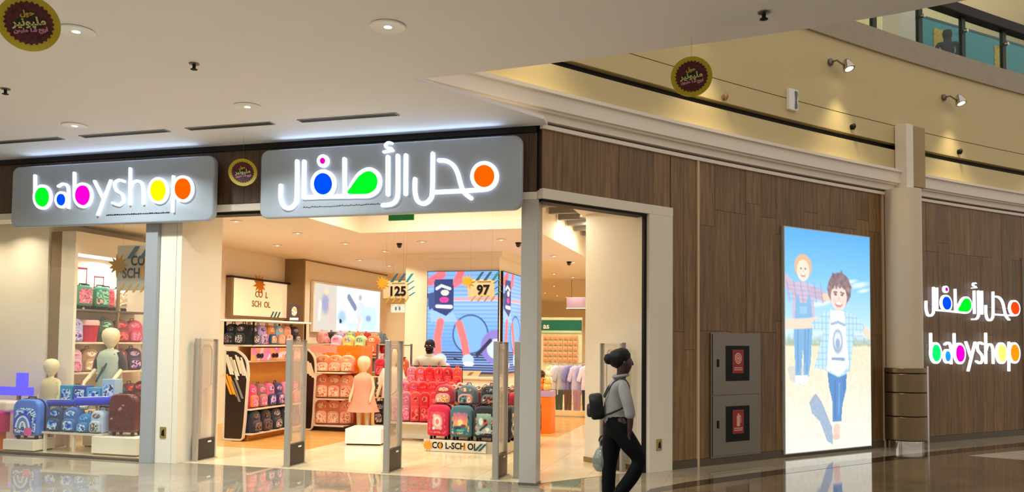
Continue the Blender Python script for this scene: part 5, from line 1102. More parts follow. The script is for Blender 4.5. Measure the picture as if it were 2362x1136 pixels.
def bag_picture(k):
    C = Canvas(26, 32, 1.3)
    if k == 0:
        C.grad([(0, '#e0506a'), (1, '#c81c44')]); C.ellipse(.5, .5, .36, .4, '#f0a8a0'); C.ellipse(.5, .48, .25, .27, '#f8e0cc'); C.ellipse(.5, .5, .13, .15, '#e8788a'); C.ellipse(.3, .2, .12, .1, '#f4d0c0'); C.ellipse(.24, .84, .1, .08, '#f6e8dc'); C.ellipse(.72, .82, .12, .09, '#f0b0a8')
    elif k == 1:
        C.grad([(0, '#a86a9c'), (.35, '#e88a80'), (.6, '#f0a860'), (.75, '#2f8a8a'), (1, '#1c6a72')]); C.ellipse(.48, .5, .2, .16, '#f8dca0'); C.ellipse(.3, .78, .28, .1, '#1a4a50'); C.ellipse(.7, .68, .2, .1, '#7a3a58'); C.ellipse(.5, .9, .3, .07, '#48b0a0')
    else:
        C.grad([(0, '#9cc4b0'), (.5, '#6a8a88'), (1, '#b8c4bc')]); C.ellipse(.6, .42, .2, .16, '#b85a3c'); C.ellipse(.58, .36, .1, .08, '#2a2420'); C.line([(.25, .85), (.7, .55)], .08, '#1c2430'); C.ellipse(.3, .4, .15, .2, '#dfe8dc'); C.ellipse(.75, .8, .14, .1, '#e6e0cc')
    C.speckle(np.ones(C.U.shape), .2, k + 3, 3); return C
FR = [('pink and red', '#d81848', 'red'), ('teal blue', '#46707e', 'teal'), ('navy', '#16202e', 'navy')]
for i, (de, hx, pr) in enumerate(FR):
    trolley(-2.0 + .345 * i, 2.36, 0.16, '%s school trolley bag in the front row of the stand' % de, FB(hx), PR[pr], .325, .49, .24, 0.0, group='trolley bags on the stand')
    tb = [x for x in COL.objects if x.name.startswith('trolley_case')][-1]
    put('picture', bag_picture(i).mesh('bag_picture', .21, .27), picture_mat('matt_print', 0, .6), tb, (0, -.131, .12))
    backpack(-1.97 + .345 * i, 2.46, 0.66, '%s printed backpack sitting on top of the front trolley bags' % ('rose red', 'teal and pink', 'dark slate')[i], FB(('#b8283c', '#58707a', '#262e36')[i]), FB(('#d89888', '#c88a80', '#5a6a68')[i]), PR[('peach', 'teal', 'navy')[i]], .27, .27, .17, 0, 'backpacks on the trolley stand')
for r in range(4):
    for i in range(4):
        if r == 0 and i < 3: continue
        de, hx = [('crimson', '#b01c34'), ('dark navy', '#171a26'), ('wine red', '#6a1424'), ('black', '#131214')][(i + r) % 4]
        trolley(-2.0 + .325 * i, 2.66 + .30 * r if r else 2.40, 0.16, '%s school trolley bag in row %s of the stand, %s across' % (de, ('one', 'two', 'three', 'four')[r], ORD[i]), FB(hx), PR[('red', 'navy', 'dark', 'teal')[(i + r) % 4]], .29, .66 if r else .5, .2, math.pi / 2 if i == 3 else 0.0, group='trolley bags on the stand')
for i in range(6):
    t = thing('ribbon_bow', 'pale fabric bow tied on a trolley bag, %s across the stand' % ORD[i], 'bow', LP(-1.95 + .185 * i, 2.62 + .06 * (i % 2), 0.855 + .03 * (i % 2)), RZL + .3 * i, 'bows on the trolley bags')
    put('loop', cached('bowl', lambda: MB().tube(crv([(0, 0, .02), (-.06, 0, .055), (-.09, 0, .02), (-.05, 0, -.005)], 5, True), .016, 7, True).mesh('bow_loop', smooth=60)), FB('#f0d0c4'), t)
    put('loop', cached('bowr', lambda: MB().tube(crv([(0, 0, .02), (.06, 0, .055), (.09, 0, .02), (.05, 0, -.005)], 5, True), .016, 7, True).mesh('bow_loop_b', smooth=60)), FB('#f0d0c4'), t)
    put('knot', cached('bowk', lambda: MB().lathe([(.0001, -.005), (.018, .005), (.02, .02), (.012, .035), (.0001, .04)], 12).mesh('bow_knot', smooth=60)), FB('#c8283c'), t)
t = thing('price_tent', 'small cream price card standing on the ledge of the led column', 'price card', LP(-2.75, 5.80, 0.90), RZL)
put('card', MB().prism([(-.22, 0), (.16, 0), (.24, .11), (-.12, .11)], -.006, .006).mesh('tent_card'), M_KRAFT, t); put('print', MB().prism(slash(0.02, .055, .07, .05, 60), -.009, -.006).mesh('tent_print'), M_TAUPE, t)
t = thing('column_ledge', 'cream counter ledge along the foot of the led column', 'counter', LP(-2.9, 5.80, 0), RZL)
put('top', MB().box(-1.0, 0.75, -0.18, 0.16, 0.86, 0.90).mesh('ledge_top', bevel=.005), M_RACK, t); put('body', MB().box(-0.96, 0.71, -0.14, 0.14, 0, 0.86).mesh('ledge_body'), M_SHOPWHITE, t)

# --- seen through the side entrance: clothes rail, orange bin, green header wall
cr = thing('clothes_rail', 'metal clothes rail with lilac and white children clothes', 'clothes rail', LP(-1.36, 8.25, 0), RZL)
put('rail', MB().tube([(-.42, 0, 1.12), (.45, 0, 1.12)], .012, 8).mesh('rail_bar'), M_CHROME, cr)
for x in (-.42, .45):
    put('upright', MB().tube([(x, 0, .12), (x, 0, 1.12)], .012, 8).mesh('rail_upright'), M_CHROME, cr); put('foot', MB().box(x - .02, x + .02, -.25, .25, .06, .12).mesh('rail_foot'), M_CHROME, cr)
    for y in (-.22, .22): put('castor', MB().lathe([(.012, -.012), (.03, -.012), (.03, .012), (.012, .012)], 12).xf(Matrix.Translation((x, y, .03)) @ Matrix.Rotation(math.pi / 2, 4, 'Y')).mesh('rail_castor'), M_BLACK, cr)
put('lower_shelf', MB().box(-.42, .45, -.18, .18, .12, .14).mesh('rail_shelf'), M_RACK, cr)
sil = [(-.05, .62), (-.16, .57), (-.24, .30), (-.17, .27), (-.13, .42), (-.14, .0), (.14, .0), (.13, .42), (.17, .27), (.24, .30), (.16, .57), (.05, .62), (0, .59)]
for i, (de, hx) in enumerate((('cream yellow', '#e8dfae'), ('white', '#eeeaf0'), ('pale grey', '#b8bcc8'), ('lilac', '#b4b0dc'), ('violet blue', '#7f80c0'), ('pale lilac', '#c8c4e8'), ('lavender', '#b0aee0'), ('white lilac', '#dcd8f0'))):
    t = thing('hanging_shirt', '%s child shirt on the clothes rail, %s from the orange bin' % (de, ORD[i]), 'shirt', LP(-1.73 + .105 * i, 8.25 - .02 * (i % 3), .46), RZL + .5 + .12 * (i % 3), 'clothes on the metal rail')
    put('cloth', cached('shirt', lambda: MB().prism(sil, -.03, .03).mesh('shirt_cloth', smooth=50, bevel=.012)), FB(hx), t)
    put('hanger', cached('hanger', lambda: MB().tube([(-.14, 0, .58), (0, 0, .63), (.14, 0, .58)], .006, 6).tube(crv([(0, 0, .63), (0, 0, .66), (.02, 0, .68), (0, 0, .70)], 4), .004, 6).mesh('shirt_hanger')), M_CHROME, t)
for i, (de, hx) in enumerate((('olive', '#5a5a3c'), ('dark green', '#3c4a34'), ('brown', '#5a4030'), ('mauve', '#a07888'), ('black', '#15151c'))):
    t = thing('hanging_trousers', '%s trousers hanging low on the clothes rail, %s from the orange bin' % (de, ORD[i]), 'trousers', LP(-1.76 + .19 * i, 8.13, .15), RZL, 'clothes on the metal rail')
    for sx in (-1, 1): put('leg', cached(('trl', sx), lambda: MB().prism([(sx * .005, 0), (sx * .07, 0), (sx * .08, .36), (sx * .0, .36)], -.02, .02).mesh('trouser_leg', bevel=.006)), FB(hx), t)
    put('waist', cached('trw', lambda: MB().box(-.085, .085, -.022, .022, .35, .42).mesh('trouser_waist', bevel=.005)), FB(hx), t)
    put('clip', cached('trc', lambda: MB().tube([(0, 0, .42), (0, 0, .95)], .003, 5).mesh('trouser_clip')), M_CHROME, t)
ob = thing('orange_bin', 'orange cardboard dump bin with violet band beside the corner post', 'display bin', LP(-1.15, 5.1, 0.006), RZL)
put('body', MB().box(-0.16, 0.16, -0.16, 0.16, 0, 0.62).mesh('bin_body', bevel=.006), mat('orange_card', '#f27a18', 0.5), ob); put('band', MB().box(-0.165, 0.165, -0.165, 0.165, 0.62, 0.72).mesh('bin_band'), mat('violet_band', '#b89ad0', 0.5), ob)
put('stripe', MB().box(-0.05, -0.01, -0.166, -0.160, 0.06, 0.5).mesh('bin_stripe'), PR['dark'], ob)
for i in range(4):
    t = thing('plush_toy', '%s plush toy piled in the orange dump bin' % ('orange', 'yellow', 'dark brown', 'white')[i], 'plush toy', LP(-1.21 + .12 * (i % 2), 5.06 + .1 * (i // 2), .72 + .12 * (i // 2)), RZL + i, 'plush toys in the orange bin')
    m = FB(('#f08020', '#e8c060', '#4a2c20', '#eee4d0')[i])
    put('body', cached('plb', lambda: MB().lathe([(.0001, 0), (.06, .01), (.075, .06), (.06, .11), (.03, .13)], 14).mesh('plush_body', smooth=60)), m, t); put('head', cached('plh', lambda: MB().lathe([(.0001, .11), (.05, .125), (.06, .165), (.045, .205), (.0001, .22)], 14).mesh('plush_head', smooth=60)), m, t)
    for sx in (-1, 1): put('ear', cached(('ple', sx), lambda: MB().lathe([(.0001, -.02), (.02, -.01), (.022, .01), (.0001, .025)], 10).xf(Matrix.Translation((sx * .045, 0, .21))).mesh('plush_ear', smooth=60)), m, t)
gw = thing('header_wall', 'mid height display wall with green header band and pegboard', 'display wall', LP(-2.35, 12.0, 0), RZL)
put('panel', MB().box(-0.62, 0.50, 0.0, 0.08, 0, 2.20).mesh('header_panel'), mat('pale_green_wall', '#dfe4c4', 0.5), gw); put('green_band', MB().box(-0.60, 0.49, -0.02, 0.0, 1.86, 2.13).mesh('header_band'), mat('green_header', '#0d6a58', 0.45), gw)
put('lettering', text_mesh('as', .2, .006, .004), M_WHITE, gw, (-0.44, -0.024, 1.97)); put('edge', MB().box(-0.60, 0.49, -0.03, 0.0, 1.80, 1.86).mesh('header_edge'), mat('pale_mint_edge', '#b8dcb4', 0.5), gw)
for r in range(5):
    for c_ in range(7):
        t = thing('hanging_packet', 'small peach packet under the green header, %s row up, %s across' % (ORD[r], ORD[c_]), 'packet', LP(-2.80 + .13 * c_, 11.97, 1.06 + .142 * r), RZL, 'peach packets under the green header')
        put('card', cached('pkc', lambda: MB().prism(rrect(-.052, .052, 0, .115, .008), -.018, 0).mesh('packet_card')), mat('peach_packet', '#eab888', 0.5, var=0.1), t); put('item', cached('pki', lambda: MB().prism(rrect(-.035, .035, .015, .06, .012), -.03, -.018).mesh('packet_item')), FB('#d8906a'), t)
t = thing('bulkhead_box', 'mauve ceiling bulkhead box above the green header wall', 'ceiling box', LP(-2.05, 12.4, 2.44), RZL)
put('body', MB().box(-0.30, 0.6, 0, 0.8, 0.0, 0.30).mesh('mauve_box', bevel=.006), mat('mauve_paint', '#8a7484', 0.5), t); put('edge', MB().box(-0.31, 0.61, -0.01, 0.0, 0.0, 0.02).mesh('mauve_edge'), M_SHOPWHITE, t)
for x in (-.25, .55): put('hanger', MB().tube([(x, .4, .30), (x, .4, .79)], .006, 6).mesh('mauve_hanger'), M_STEEL, t)

# ================================================================== SHOW WINDOW DISPLAY
su = thing('window_shelving', 'tall lit shelving unit of trolley cases in the show window', 'shelf unit', LP(-7.36, 1.75, 0), RZL)
put('back', MB().box(-0.24, -0.22, -0.72, 0.95, 0, 2.95).mesh('unit_back'), M_SHOPWHITE, su)
put('end_panel', MB().box(-0.24, -0.05, -0.77, -0.72, 0, 3.10).mesh('unit_end'), M_TAUPE, su)
put('end_frame', MB().box(-0.05, 0.20, -0.77, -0.72, 0, 3.10).mesh('unit_end_frame'), M_SHOPWHITE, su)
put('header', MB().box(-0.22, 0.20, -0.72, 0.95, 2.78, 3.10).mesh('unit_header'), M_SHOPWHITE, su)
put('light_strip', MB().box(0.02, 0.18, -0.70, 0.95, 2.755, 2.78).mesh('unit_light'), glow('shelf_light_glow', '#f4f8ff', 3.5), su)
for z in (0.45, 1.01, 1.455, 1.94): put('shelf', MB().box(-0.22, 0.20, -0.72, 0.95, z, z + .03).mesh('window_shelf', bevel=.004), M_STEEL if z > 1.9 else M_RACK, su)
for y in (0.12,): put('upright', MB().box(0.16, 0.20, y - .018, y + .018, 0, 2.78).mesh('window_upright'), M_TAUPE, su)
lamp('shelf_lamp', su, 'AREA', 10.0, (1, .95, .88), (0.05, 0.1, 2.73), (0, 0, 0), 0.5)
for i, (y, hx, pr, pull, de) in enumerate(((-.42, '#4aa888', 'candy', .26, 'mint green trolley case with a rose emblem and tall raised handle'), (-.08, '#3c9478', 'mint', .16, 'mint green trolley case with a short raised handle'), (.16, '#d8606a', 'red', 0, 'coral trolley case behind the mint green ones'), (-.25, '#d86a6e', 'candy', 0, 'coral trolley case between the mint green ones'), (.45, '#e6e2d8', 'cream', 0, 'white trolley case at the far end of the top shelf'))):
    trolley(-7.34 if i < 2 else -7.46, 1.75 + y, 1.97, de, FB(hx), PR[pr], .24, .36, .16, math.pi / 2 - .35, pull, 'trolley cases on the top window shelf')
t = thing('storage_drum', 'crimson round storage drum with pale pink lid on the window shelf', 'storage drum', LP(-7.32, 1.42, 1.485), RZL)
put('drum', MB().lathe([(.13, 0), (.15, .25)], 26).mesh('drum_body', smooth=40), mat('crimson_drum', '#c0103c', 0.4), t); put('lid', MB().lathe([(.165, .25), (.165, .31), (.15, .33), (.0001, .33)], 26).mesh('drum_lid', smooth=40), mat('pale_pink_lid', '#f0b8b4', 0.4), t)
for i, (y, z, hx, pr, de) in enumerate(((-.62, 1.485, '#a8b0dc', 'lilac', 'lavender'), (.0, 1.485, '#5a6a50', 'mint', 'sage green printed'), (.32, 1.485, '#8a3a4a', 'red', 'wine red printed'), (.62, 1.485, '#d04a6a', 'candy', 'pink printed'),
        (-.62, 1.04, '#d8b0c0', 'candy', 'blush pink'), (-.30, 1.04, '#b89070', 'cream', 'tan printed'), (.30, 1.04, '#7a4038', 'red', 'rust printed'), (.62, 1.04, '#4a3858', 'lilac', 'plum printed'),
        (-.45, .48, '#3a6a9a', 'blue', 'blue printed'), (.28, .48, '#2a5a50', 'mint', 'dark green printed'), (.60, .48, '#7a2840', 'red', 'burgundy printed'))):
    backpack(-7.32, 1.75 + y, z, '%s backpack on the %s shelf of the window unit' % (de, {1.485: 'second', 1.04: 'third', .48: 'lowest'}[z]), FB(hx), FB(hx), PR[pr], .26, .35, .15, math.pi / 2 - .3, 'backpacks in the window unit')
# plinths with cases close to the glass
def plinth(s, t_, w, d, h, label):
    t = thing('window_plinth', label, 'plinth', LP(s, t_, 0.004), RZL, 'window plinths'); put('body', MB().box(-w / 2, w / 2, -d / 2, d / 2, .02, h).mesh('wplinth', bevel=.006), M_SHOPWHITE, t); put('recess', MB().box(-w / 2 + .02, w / 2 - .02, -d / 2 + .02, d / 2 - .02, 0, .02).mesh('wplinth_recess'), M_TAUPE, t)
plinth(-7.25, 0.38, 0.52, 0.36, 0.16, 'low cream window plinth under the rainbow trolley case')
plinth(-5.78, 0.55, 0.72, 0.50, 0.24, 'low cream window plinth under the burgundy trolley case')
trolley(-7.20, 0.36, 0.165, 'blue white and pink trolley case with rainbow arcs in the window', gloss('#4a7ad8'), PR['blue'], .40, .54, .24, 0.12, group='cases at the window glass')
o = bpy.context.scene.objects
t = thing('case_decal', 'rainbow arc decal stuck on the blue and white window case', 'decal', LP(-7.20, 0.225, 0.25), RZL + .12)
for k, hx in enumerate(('#2a50d8', '#e8f0fa', '#5a90e8', '#f0f4fa')): put('arc', MB().ribbon(ell(0, .06, .13 - .03 * k, .20 - .035 * k, 20, 0.0, math.pi), .013, -.018, -.012).mesh('decal_arc'), gloss(hx), t)
put('patch', MB().prism(rrect(.03, .14, -.03, .08, .03), -.019, -.012).mesh('decal_patch'), gloss('#f05aa0'), t)
trolley(-5.80, 0.55, 0.245, 'glossy burgundy trolley case with pale swirls on a plinth at the window', gloss('#5a0c14'), print_mat('burgundy_print', ['#5a0c14', '#6a141c', '#4c0810', '#6a1018', '#b08a80'], 7, 0.25), .40, .56, .26, 0.1, group='cases at the window glass')
backpack(-5.86, 0.95, 0.62, 'burgundy glossy school bag hanging behind the burgundy case', gloss('#5a1420'), gloss('#6a1826'), PR['red'], .32, .34, .16, 0.1, 'bags behind the window cases')
t = thing('stool_table', 'small cream side table behind the burgundy case', 'table', LP(-5.84, 0.95, 0), RZL); put('top', MB().box(-.2, .2, -.14, .14, .59, .62).mesh('stool_top', bevel=.005), M_RACK, t)
for x in (-.17, .17):
    for y in (-.11, .11): put('leg', MB().box(x - .012, x + .012, y - .012, y + .012, 0, .59).mesh('stool_leg'), M_RACK, t)
wt = thing('window_table', 'cream window table with open legs loaded with blue bags', 'table', LP(-6.48, 0.55, 0.004), RZL)
put('top', MB().box(-0.52, 0.46, -0.22, 0.24, 0.24, 0.27).mesh('wt_top', bevel=.004), M_RACK, wt); put('upper_deck', MB().box(-0.52, 0.46, 0.02, 0.24, 0.62, 0.64).mesh('wt_deck', bevel=.004), M_RACK, wt)
for x in (-.48, .0, .42):
    for y in (-.19, .21): put('leg', MB().box(x - .016, x + .016, y - .016, y + .016, 0, .62 if y > 0 else .24).mesh('wt_leg'), M_RACK, wt)
for i, (x, hx, pr, w, h, de) in enumerate(((-.36, '#28406a', 'blue', .24, .32, 'dark blue printed'), (-.10, '#3a6ab0', 'blue', .24, .33, 'blue check'), (.12, '#2a78b8', 'blue', .20, .25, 'sky blue boxy'), (.33, '#b8c4dc', 'mono', .20, .30, 'pale grey'))):
    backpack(-6.48 + x, 0.46, 0.275, '%s backpack on the lower level of the window table' % de, FB(hx), FB(hx), PR[pr], w, h, .16, 0.05, 'blue bags on the window table')
for i, (x, w, h, hx, de) in enumerate(((-.40, .20, .24, '#16a0c8', 'aqua'), (-.17, .20, .24, '#2848b0', 'royal blue'), (.06, .22, .22, '#48a8d8', 'light blue'), (.31, .20, .34, '#a8c8e8', 'ice blue'))):
    box_item(-6.48 + x, 0.68, 0.645, '%s printed gift box on the upper deck of the window table' % de, 'box', gloss(hx), w, .16, h, 0.05, 'blue boxes on the window table', band=PR['blue'])
t = thing('pencil_case', 'long vivid blue roll pencil case lying across the window table', 'pencil case', LP(-6.30, 0.50, 0.62), RZL)
put('body', MB().tube([(-.30, 0, .06), (-.27, 0, .06), (.27, 0, .085), (.30, 0, .085)], [.02, .06, .06, .02], 14).mesh('roll_body', smooth=50), FB('#1030d8'), t); put('zip', MB().tube([(-.26, -.03, .115), (.26, -.03, .14)], .006, 6).mesh('roll_zip'), M_WHITE, t)
t = thing('pencil_case', 'deep blue flat pencil case on the near edge of the window table', 'pencil case', LP(-6.84, 0.48, 0.60), RZL)
put('body', MB().tube([(-.22, 0, .05), (-.19, 0, .05), (.19, 0, .06), (.22, 0, .06)], [.02, .05, .05, .02], 12).mesh('roll_body_b', smooth=50), FB('#1838b8'), t); put('zip', MB().tube([(-.18, -.03, .095), (.18, -.03, .105)], .005, 6).mesh('roll_zip_b'), M_WHITE, t)
t = thing('acrylic_riser', 'small clear riser holding the blue pencil cases over the window table', 'riser', LP(-6.52, 0.48, 0.275), RZL)
put('deck', MB().box(-.56, .56, -.08, .08, .315, .325).mesh('riser_deck'), pane_mat('clear_acrylic', (.95, .97, 1), .05, '#ffffff'), t)
for x in (-.54, .54): put('side', MB().box(x - .005, x + .005, -.08, .08, 0, .315).mesh('riser_side'), pane_mat('clear_acrylic', (.95, .97, 1), .05, '#ffffff'), t)
mannequin(-6.60, 1.10, 0.24, 1.46, 'child mannequin in pale shirt, dark braces and dark trousers in the window', FB('#16181e'), False, FB('#aab4a6'), 0.15, FB('#201c20'), 0.6)
mannequin(-7.28, 0.74, 0.0, 1.25, 'small bald cream mannequin half hidden behind the window cases', FB('#c8b890'), True, None, 0.0)
plinth(-6.60, 1.10, 0.5, 0.4, 0.24, 'cream window plinth under the mannequin with braces')
t = thing('crossbody_strap', 'dark green bag strap across the mannequin with braces', 'bag strap', LP(-6.60, 1.10, 0.24), RZL + .15)
put('band', MB().tube([(.12, -.08, 1.08), (0.0, -.155, .88), (-.14, -.10, .68)], .016, 6, flat=.4).mesh('strap_band', smooth=60), FB('#1c5a58'), t); put('buckle', MB().box(-.02, .02, -.175, -.165, .86, .89).mesh('strap_buckle'), M_STEEL, t)
# glass reflection built as a glowing counter, and boxes in the window corner
wc = thing('window_reflection', 'reflection in the window glass, built as a white counter with glowing violet bars', 'counter', LP(-7.85, 0.42, 0.004), RZL)
put('top', MB().slab([(-.9, -.16), (.30, -.16), (.38, -.08), (.38, .06), (.30, .12), (-.9, .12)], .52, .66).mesh('reflected_top', bevel=.03), mat('reflected_white', '#f2dcc4', 0.3), wc)
put('rail', MB().box(-.9, .40, .14, .20, .72, .84).mesh('reflected_rail'), mat('violet_reflection', '#5048f0', 0.4, emit=0.9), wc); put('reflected_post', MB().box(.14, .30, .14, .20, .84, 1.04).mesh('reflected_rail_post'), mat('violet_reflection', '#5048f0', 0.4, emit=0.9), wc)
put('reflected_post', MB().box(.16, .20, .14, .18, .0, .72).mesh('reflected_leg'), M_STEEL, wc); put('reflected_glow', MB().box(-.9, .2, -.12, .10, .48, .52).mesh('reflected_underglow'), mat('magenta_reflection', '#c81ee0', 0.4, emit=0.9), wc)
put('body', MB().box(-.88, -.3, -.10, .10, .0, .48).mesh('reflected_body'), M_RACK, wc)
box_item(-7.76, 0.28, 0.24, 'magenta printed toy box in the window corner', 'box', mat('magenta_box', '#d02a6a', 0.4), .34, .2, .27, 0, 'boxes in the window corner', band=PR['candy'])
box_item(-7.80, 0.28, 0.004, 'orange printed toy box at the bottom of the window corner', 'box', mat('orange_box', '#f07830', 0.4), .30, .2, .235, 0, 'boxes in the window corner', band=PR['peach'])

# ================================================================== PEOPLE
def skin_mesh(name, nodes, edges, sub=2, root=0):
    me = bpy.data.meshes.new(name); me.from_pydata([n[:3] for n in nodes], [], []) if not edges else me.from_pydata([n[:3] for n in nodes], edges, [])
    ob = bpy.data.objects.new(name, me); COL.objects.link(ob)
    md = ob.modifiers.new('skin', 'SKIN'); md.branch_smoothing = 0.6
    for i, n in enumerate(nodes):
        v = me.skin_vertices[0].data[i]; v.radius = (n[3], n[4] if len(n) > 4 else n[3]); v.use_root = (i == root)
    sb = ob.modifiers.new('sub', 'SUBSURF'); sb.levels = sub; sb.render_levels = sub
    dg = bpy.context.evaluated_depsgraph_get(); out = bpy.data.meshes.new_from_object(ob.evaluated_get(dg))
    bpy.data.objects.remove(ob); bpy.data.meshes.remove(me)
    out.polygons.foreach_set('use_smooth', [True] * len(out.polygons)); out.materials.clear(); out.name = name; return out
def chain(nodes, edges, pts, start=None):
    prev = start; ids = []
    for p in pts:
        nodes.append(p); i = len(nodes) - 1; ids.append(i)
        if prev is not None: edges.append((prev, i))
        prev = i
    return ids
def hand(nodes, edges, wrist, fwd, side, down, r=0.0085, curl=0.5, L_=0.075):
    """palm, four fingers of different lengths and a thumb that leaves the side of the palm"""
    w = Vector(nodes[wrist][:3]); f, s_, d = Vector(fwd).normalized(), Vector(side).normalized(), Vector(down).normalized()
    pm = w + f * .045; chain_i = chain(nodes, edges, [(*(w + f * .02), .022, .016), (*pm, .028, .015)], wrist); pi = chain_i[-1]
    for k, (o, l) in enumerate(((-.026, .9), (-.009, 1.0), (.009, .95), (.026, .75))):
        b = pm + s_ * o + f * .03; m_ = b + f * L_ * l * .5 + d * curl * .012; e = m_ + f * L_ * l * .4 * (1 - curl * .4) + d * curl * .03
        chain(nodes, edges, [(*b, r), (*m_, r * .95), (*e, r * .8)], pi)
    b = w + f * .03 - s_ * .03; chain(nodes, edges, [(*b, r * 1.1), (*(b + f * .03 - s_ * .015), r), (*(b + f * .05 - s_ * .012 + d * .01), r * .85)], chain_i[0])
M_SKIN = mat('shade_darkened_skin', '#38211a', 0.5, var=0.05); M_HAIR = mat('black_hair', '#060504', 0.6, var=0.2, scale=40, bump=0.4, spec=0.25)  # backlit shade on the woman's face put into the skin tone

# --- woman walking past the side entrance (she faces along the wall, x is her walking direction)
wx = 0.975; wy = 7.5
WM = thing('person', 'person in pale shirt and dark trousers walking past with a black backpack', 'person', Vector((wx, wy, 0.0)), math.radians(-4))
N, Ed = [], []
sp = chain(N, Ed, [(-.010, 0, .80, .085, .105), (-.030, 0, .92, .075, .095), (-.018, 0, 1.05, .095, .125), (.002, 0, 1.170, .09, .13), (.018, 0, 1.235, .055, .062), (.030, 0, 1.270, .050, .050), (.045, 0, 1.318, .078, .070), (.052, 0, 1.375, .096, .086), (.045, 0, 1.440, .080, .070)])
near = chain(N, Ed, [(.022, -.130, 1.190, .052), (.065, -.165, 1.04, .040), (.095, -.165, .935, .034), (.095, -.150, .83, .028), (.088, -.140, .745, .021)], sp[3])
hand(N, Ed, near[-1], (-.05, .02, -1), (1, 0, 0), (0, 1, 0))
far = chain(N, Ed, [(.010, .130, 1.190, .052), (-.050, .165, 1.04, .040), (-.095, .165, .935, .034), (-.110, .150, .82, .028), (-.120, .140, .72, .021)], sp[3])
hand(N, Ed, far[-1], (-.05, .0, -1), (1, 0, 0), (0, -1, 0), curl=.9)
ln = chain(N, Ed, [(.015, -.075, .775, .085), (.100, -.078, .64, .075), (.192, -.080, .515, .058), (.115, -.080, .36, .052), (.005, -.080, .215, .042), (-.045, -.080, .145, .033), (-.025, -.082, .07, .028), (.040, -.085, .028, .026), (.085, -.087, .024, .018)], sp[0])
lf = chain(N, Ed, [(-.030, .070, .775, .085), (-.055, .072, .62, .074), (-.075, .072, .46, .056), (-.085, .072, .27, .048), (-.075, .072, .10, .034), (-.060, .073, .045, .034), (.020, .075, .032, .030), (.080, .077, .026, .02)], sp[0])
put('body', skin_mesh('woman_body', N, Ed), M_SKIN, WM)
N, Ed = [], []
b = chain(N, Ed, [(-.012, 0, .80, .112, .140), (-.032, 0, .92, .098, .125), (-.020, 0, 1.05, .108, .138), (.002, 0, 1.168, .102, .142), (.016, 0, 1.235, .066, .078)])
chain(N, Ed, [(.022, -.132, 1.192, .064), (.065, -.168, 1.04, .055), (.092, -.168, .94, .052), (.095, -.158, .875, .050)], b[3]); chain(N, Ed, [(.010, .132, 1.192, .064), (-.050, .168, 1.04, .055), (-.092, .168, .94, .052), (-.105, .158, .875, .050)], b[3])
sh = put('shirt', skin_mesh('woman_shirt', N, Ed), mat('backlit_pale_shirt', '#8f8986', 0.8, var=0.1, bump=0.15), WM)  # pale cloth darkened, the backlit shade is in its colour
put('collar', MB().tube([(.018 + .066 * math.cos(a), .062 * math.sin(a), 1.255 + .01 * math.cos(a)) for a in [2 * math.pi * k / 16 for k in range(16)]], .014, 6, True).mesh('woman_collar', smooth=60), mat('backlit_pale_shirt', '#8f8986', 0.8), sh)
N, Ed = [], []
b = chain(N, Ed, [(-.026, 0, .945, .105, .130), (-.018, 0, .87, .122, .150), (-.010, 0, .79, .132, .160)])
b = b[1:]
chain(N, Ed, [(.020, -.078, .755, .112), (.105, -.080, .63, .095), (.195, -.080, .515, .070), (.120, -.080, .36, .066), (.012, -.080, .22, .062), (-.030, -.080, .145, .058)], b[1])
chain(N, Ed, [(-.032, .072, .755, .112), (-.057, .072, .62, .095), (-.075, .072, .46, .070), (-.085, .072, .27, .066), (-.075, .072, .10, .066)], b[1])
put('trousers', skin_mesh('woman_trousers', N, Ed), mat('black_trousers', '#060608', 0.85, var=0.2, bump=0.2, spec=0.15), WM)
hr = put('hair', MB().lathe([(.0001, -.075), (.05, -.07), (.092, -.03), (.108, .02), (.095, .07), (.055, .098), (.0001, .105)], 20).xf(Matrix.Translation((.012, 0, 1.400)) @ Matrix.Rotation(-.35, 4, 'Y')).mesh('woman_hair', smooth=60), M_HAIR, WM)
put('bun', MB().lathe([(.0001, -.05), (.035, -.04), (.052, 0), (.038, .04), (.0001, .052)], 16).xf(Matrix.Translation((-.085, 0, 1.405))).mesh('woman_bun', smooth=60), M_HAIR, hr)
put('nose', MB().lathe([(.0001, -.016), (.010, -.012), (.011, .0), (.004, .022), (.0001, .03)], 10).xf(Matrix.Translation((.124, 0, 1.365))).mesh('woman_nose', smooth=60), M_SKIN, WM)
put('mouth', MB().box(.096, .108, -.020, .020, 1.325, 1.333).mesh('woman_mouth', bevel=.003), mat('lip', '#5a2a24', 0.5), WM)
for sy in (-1, 1):
    put('eye', MB().lathe([(.0001, -.009), (.009, 0), (.0001, .009)], 10).xf(Matrix.Translation((.108, sy * .030, 1.385))).mesh('woman_eye', smooth=60), mat('dark_eye', '#1a1210', 0.3), WM)
    put('ear', MB().lathe([(.0001, -.026), (.012, -.01), (.014, .01), (.0001, .026)], 10).xf(Matrix.Translation((.045, sy * .084, 1.375))).mesh('woman_ear', smooth=60), M_SKIN, WM)
for sy, xx, zz in ((-1, .055, .02), (1, .045, .02)):
    N = [(xx - .10, sy * .08, .07, .036), (xx - .04, sy * .08, .045, .038, .03), (xx + .05, sy * .083, .036, .036, .026), (xx + .09, sy * .085, .03, .026, .02)] if sy < 0 else [(-.085, .073, .05, .040), (-.03, .074, .042, .042, .034), (.04, .076, .036, .038, .028), (.085, .077, .03, .028, .022)]
    put('shoe', skin_mesh('woman_shoe', N, [(0, 1), (1, 2), (2, 3)]), M_BLACK, WM)
bpk = thing('small_backpack', 'small black backpack on the walking person', 'backpack', Vector((wx, wy, 0.0)), math.radians(-4))
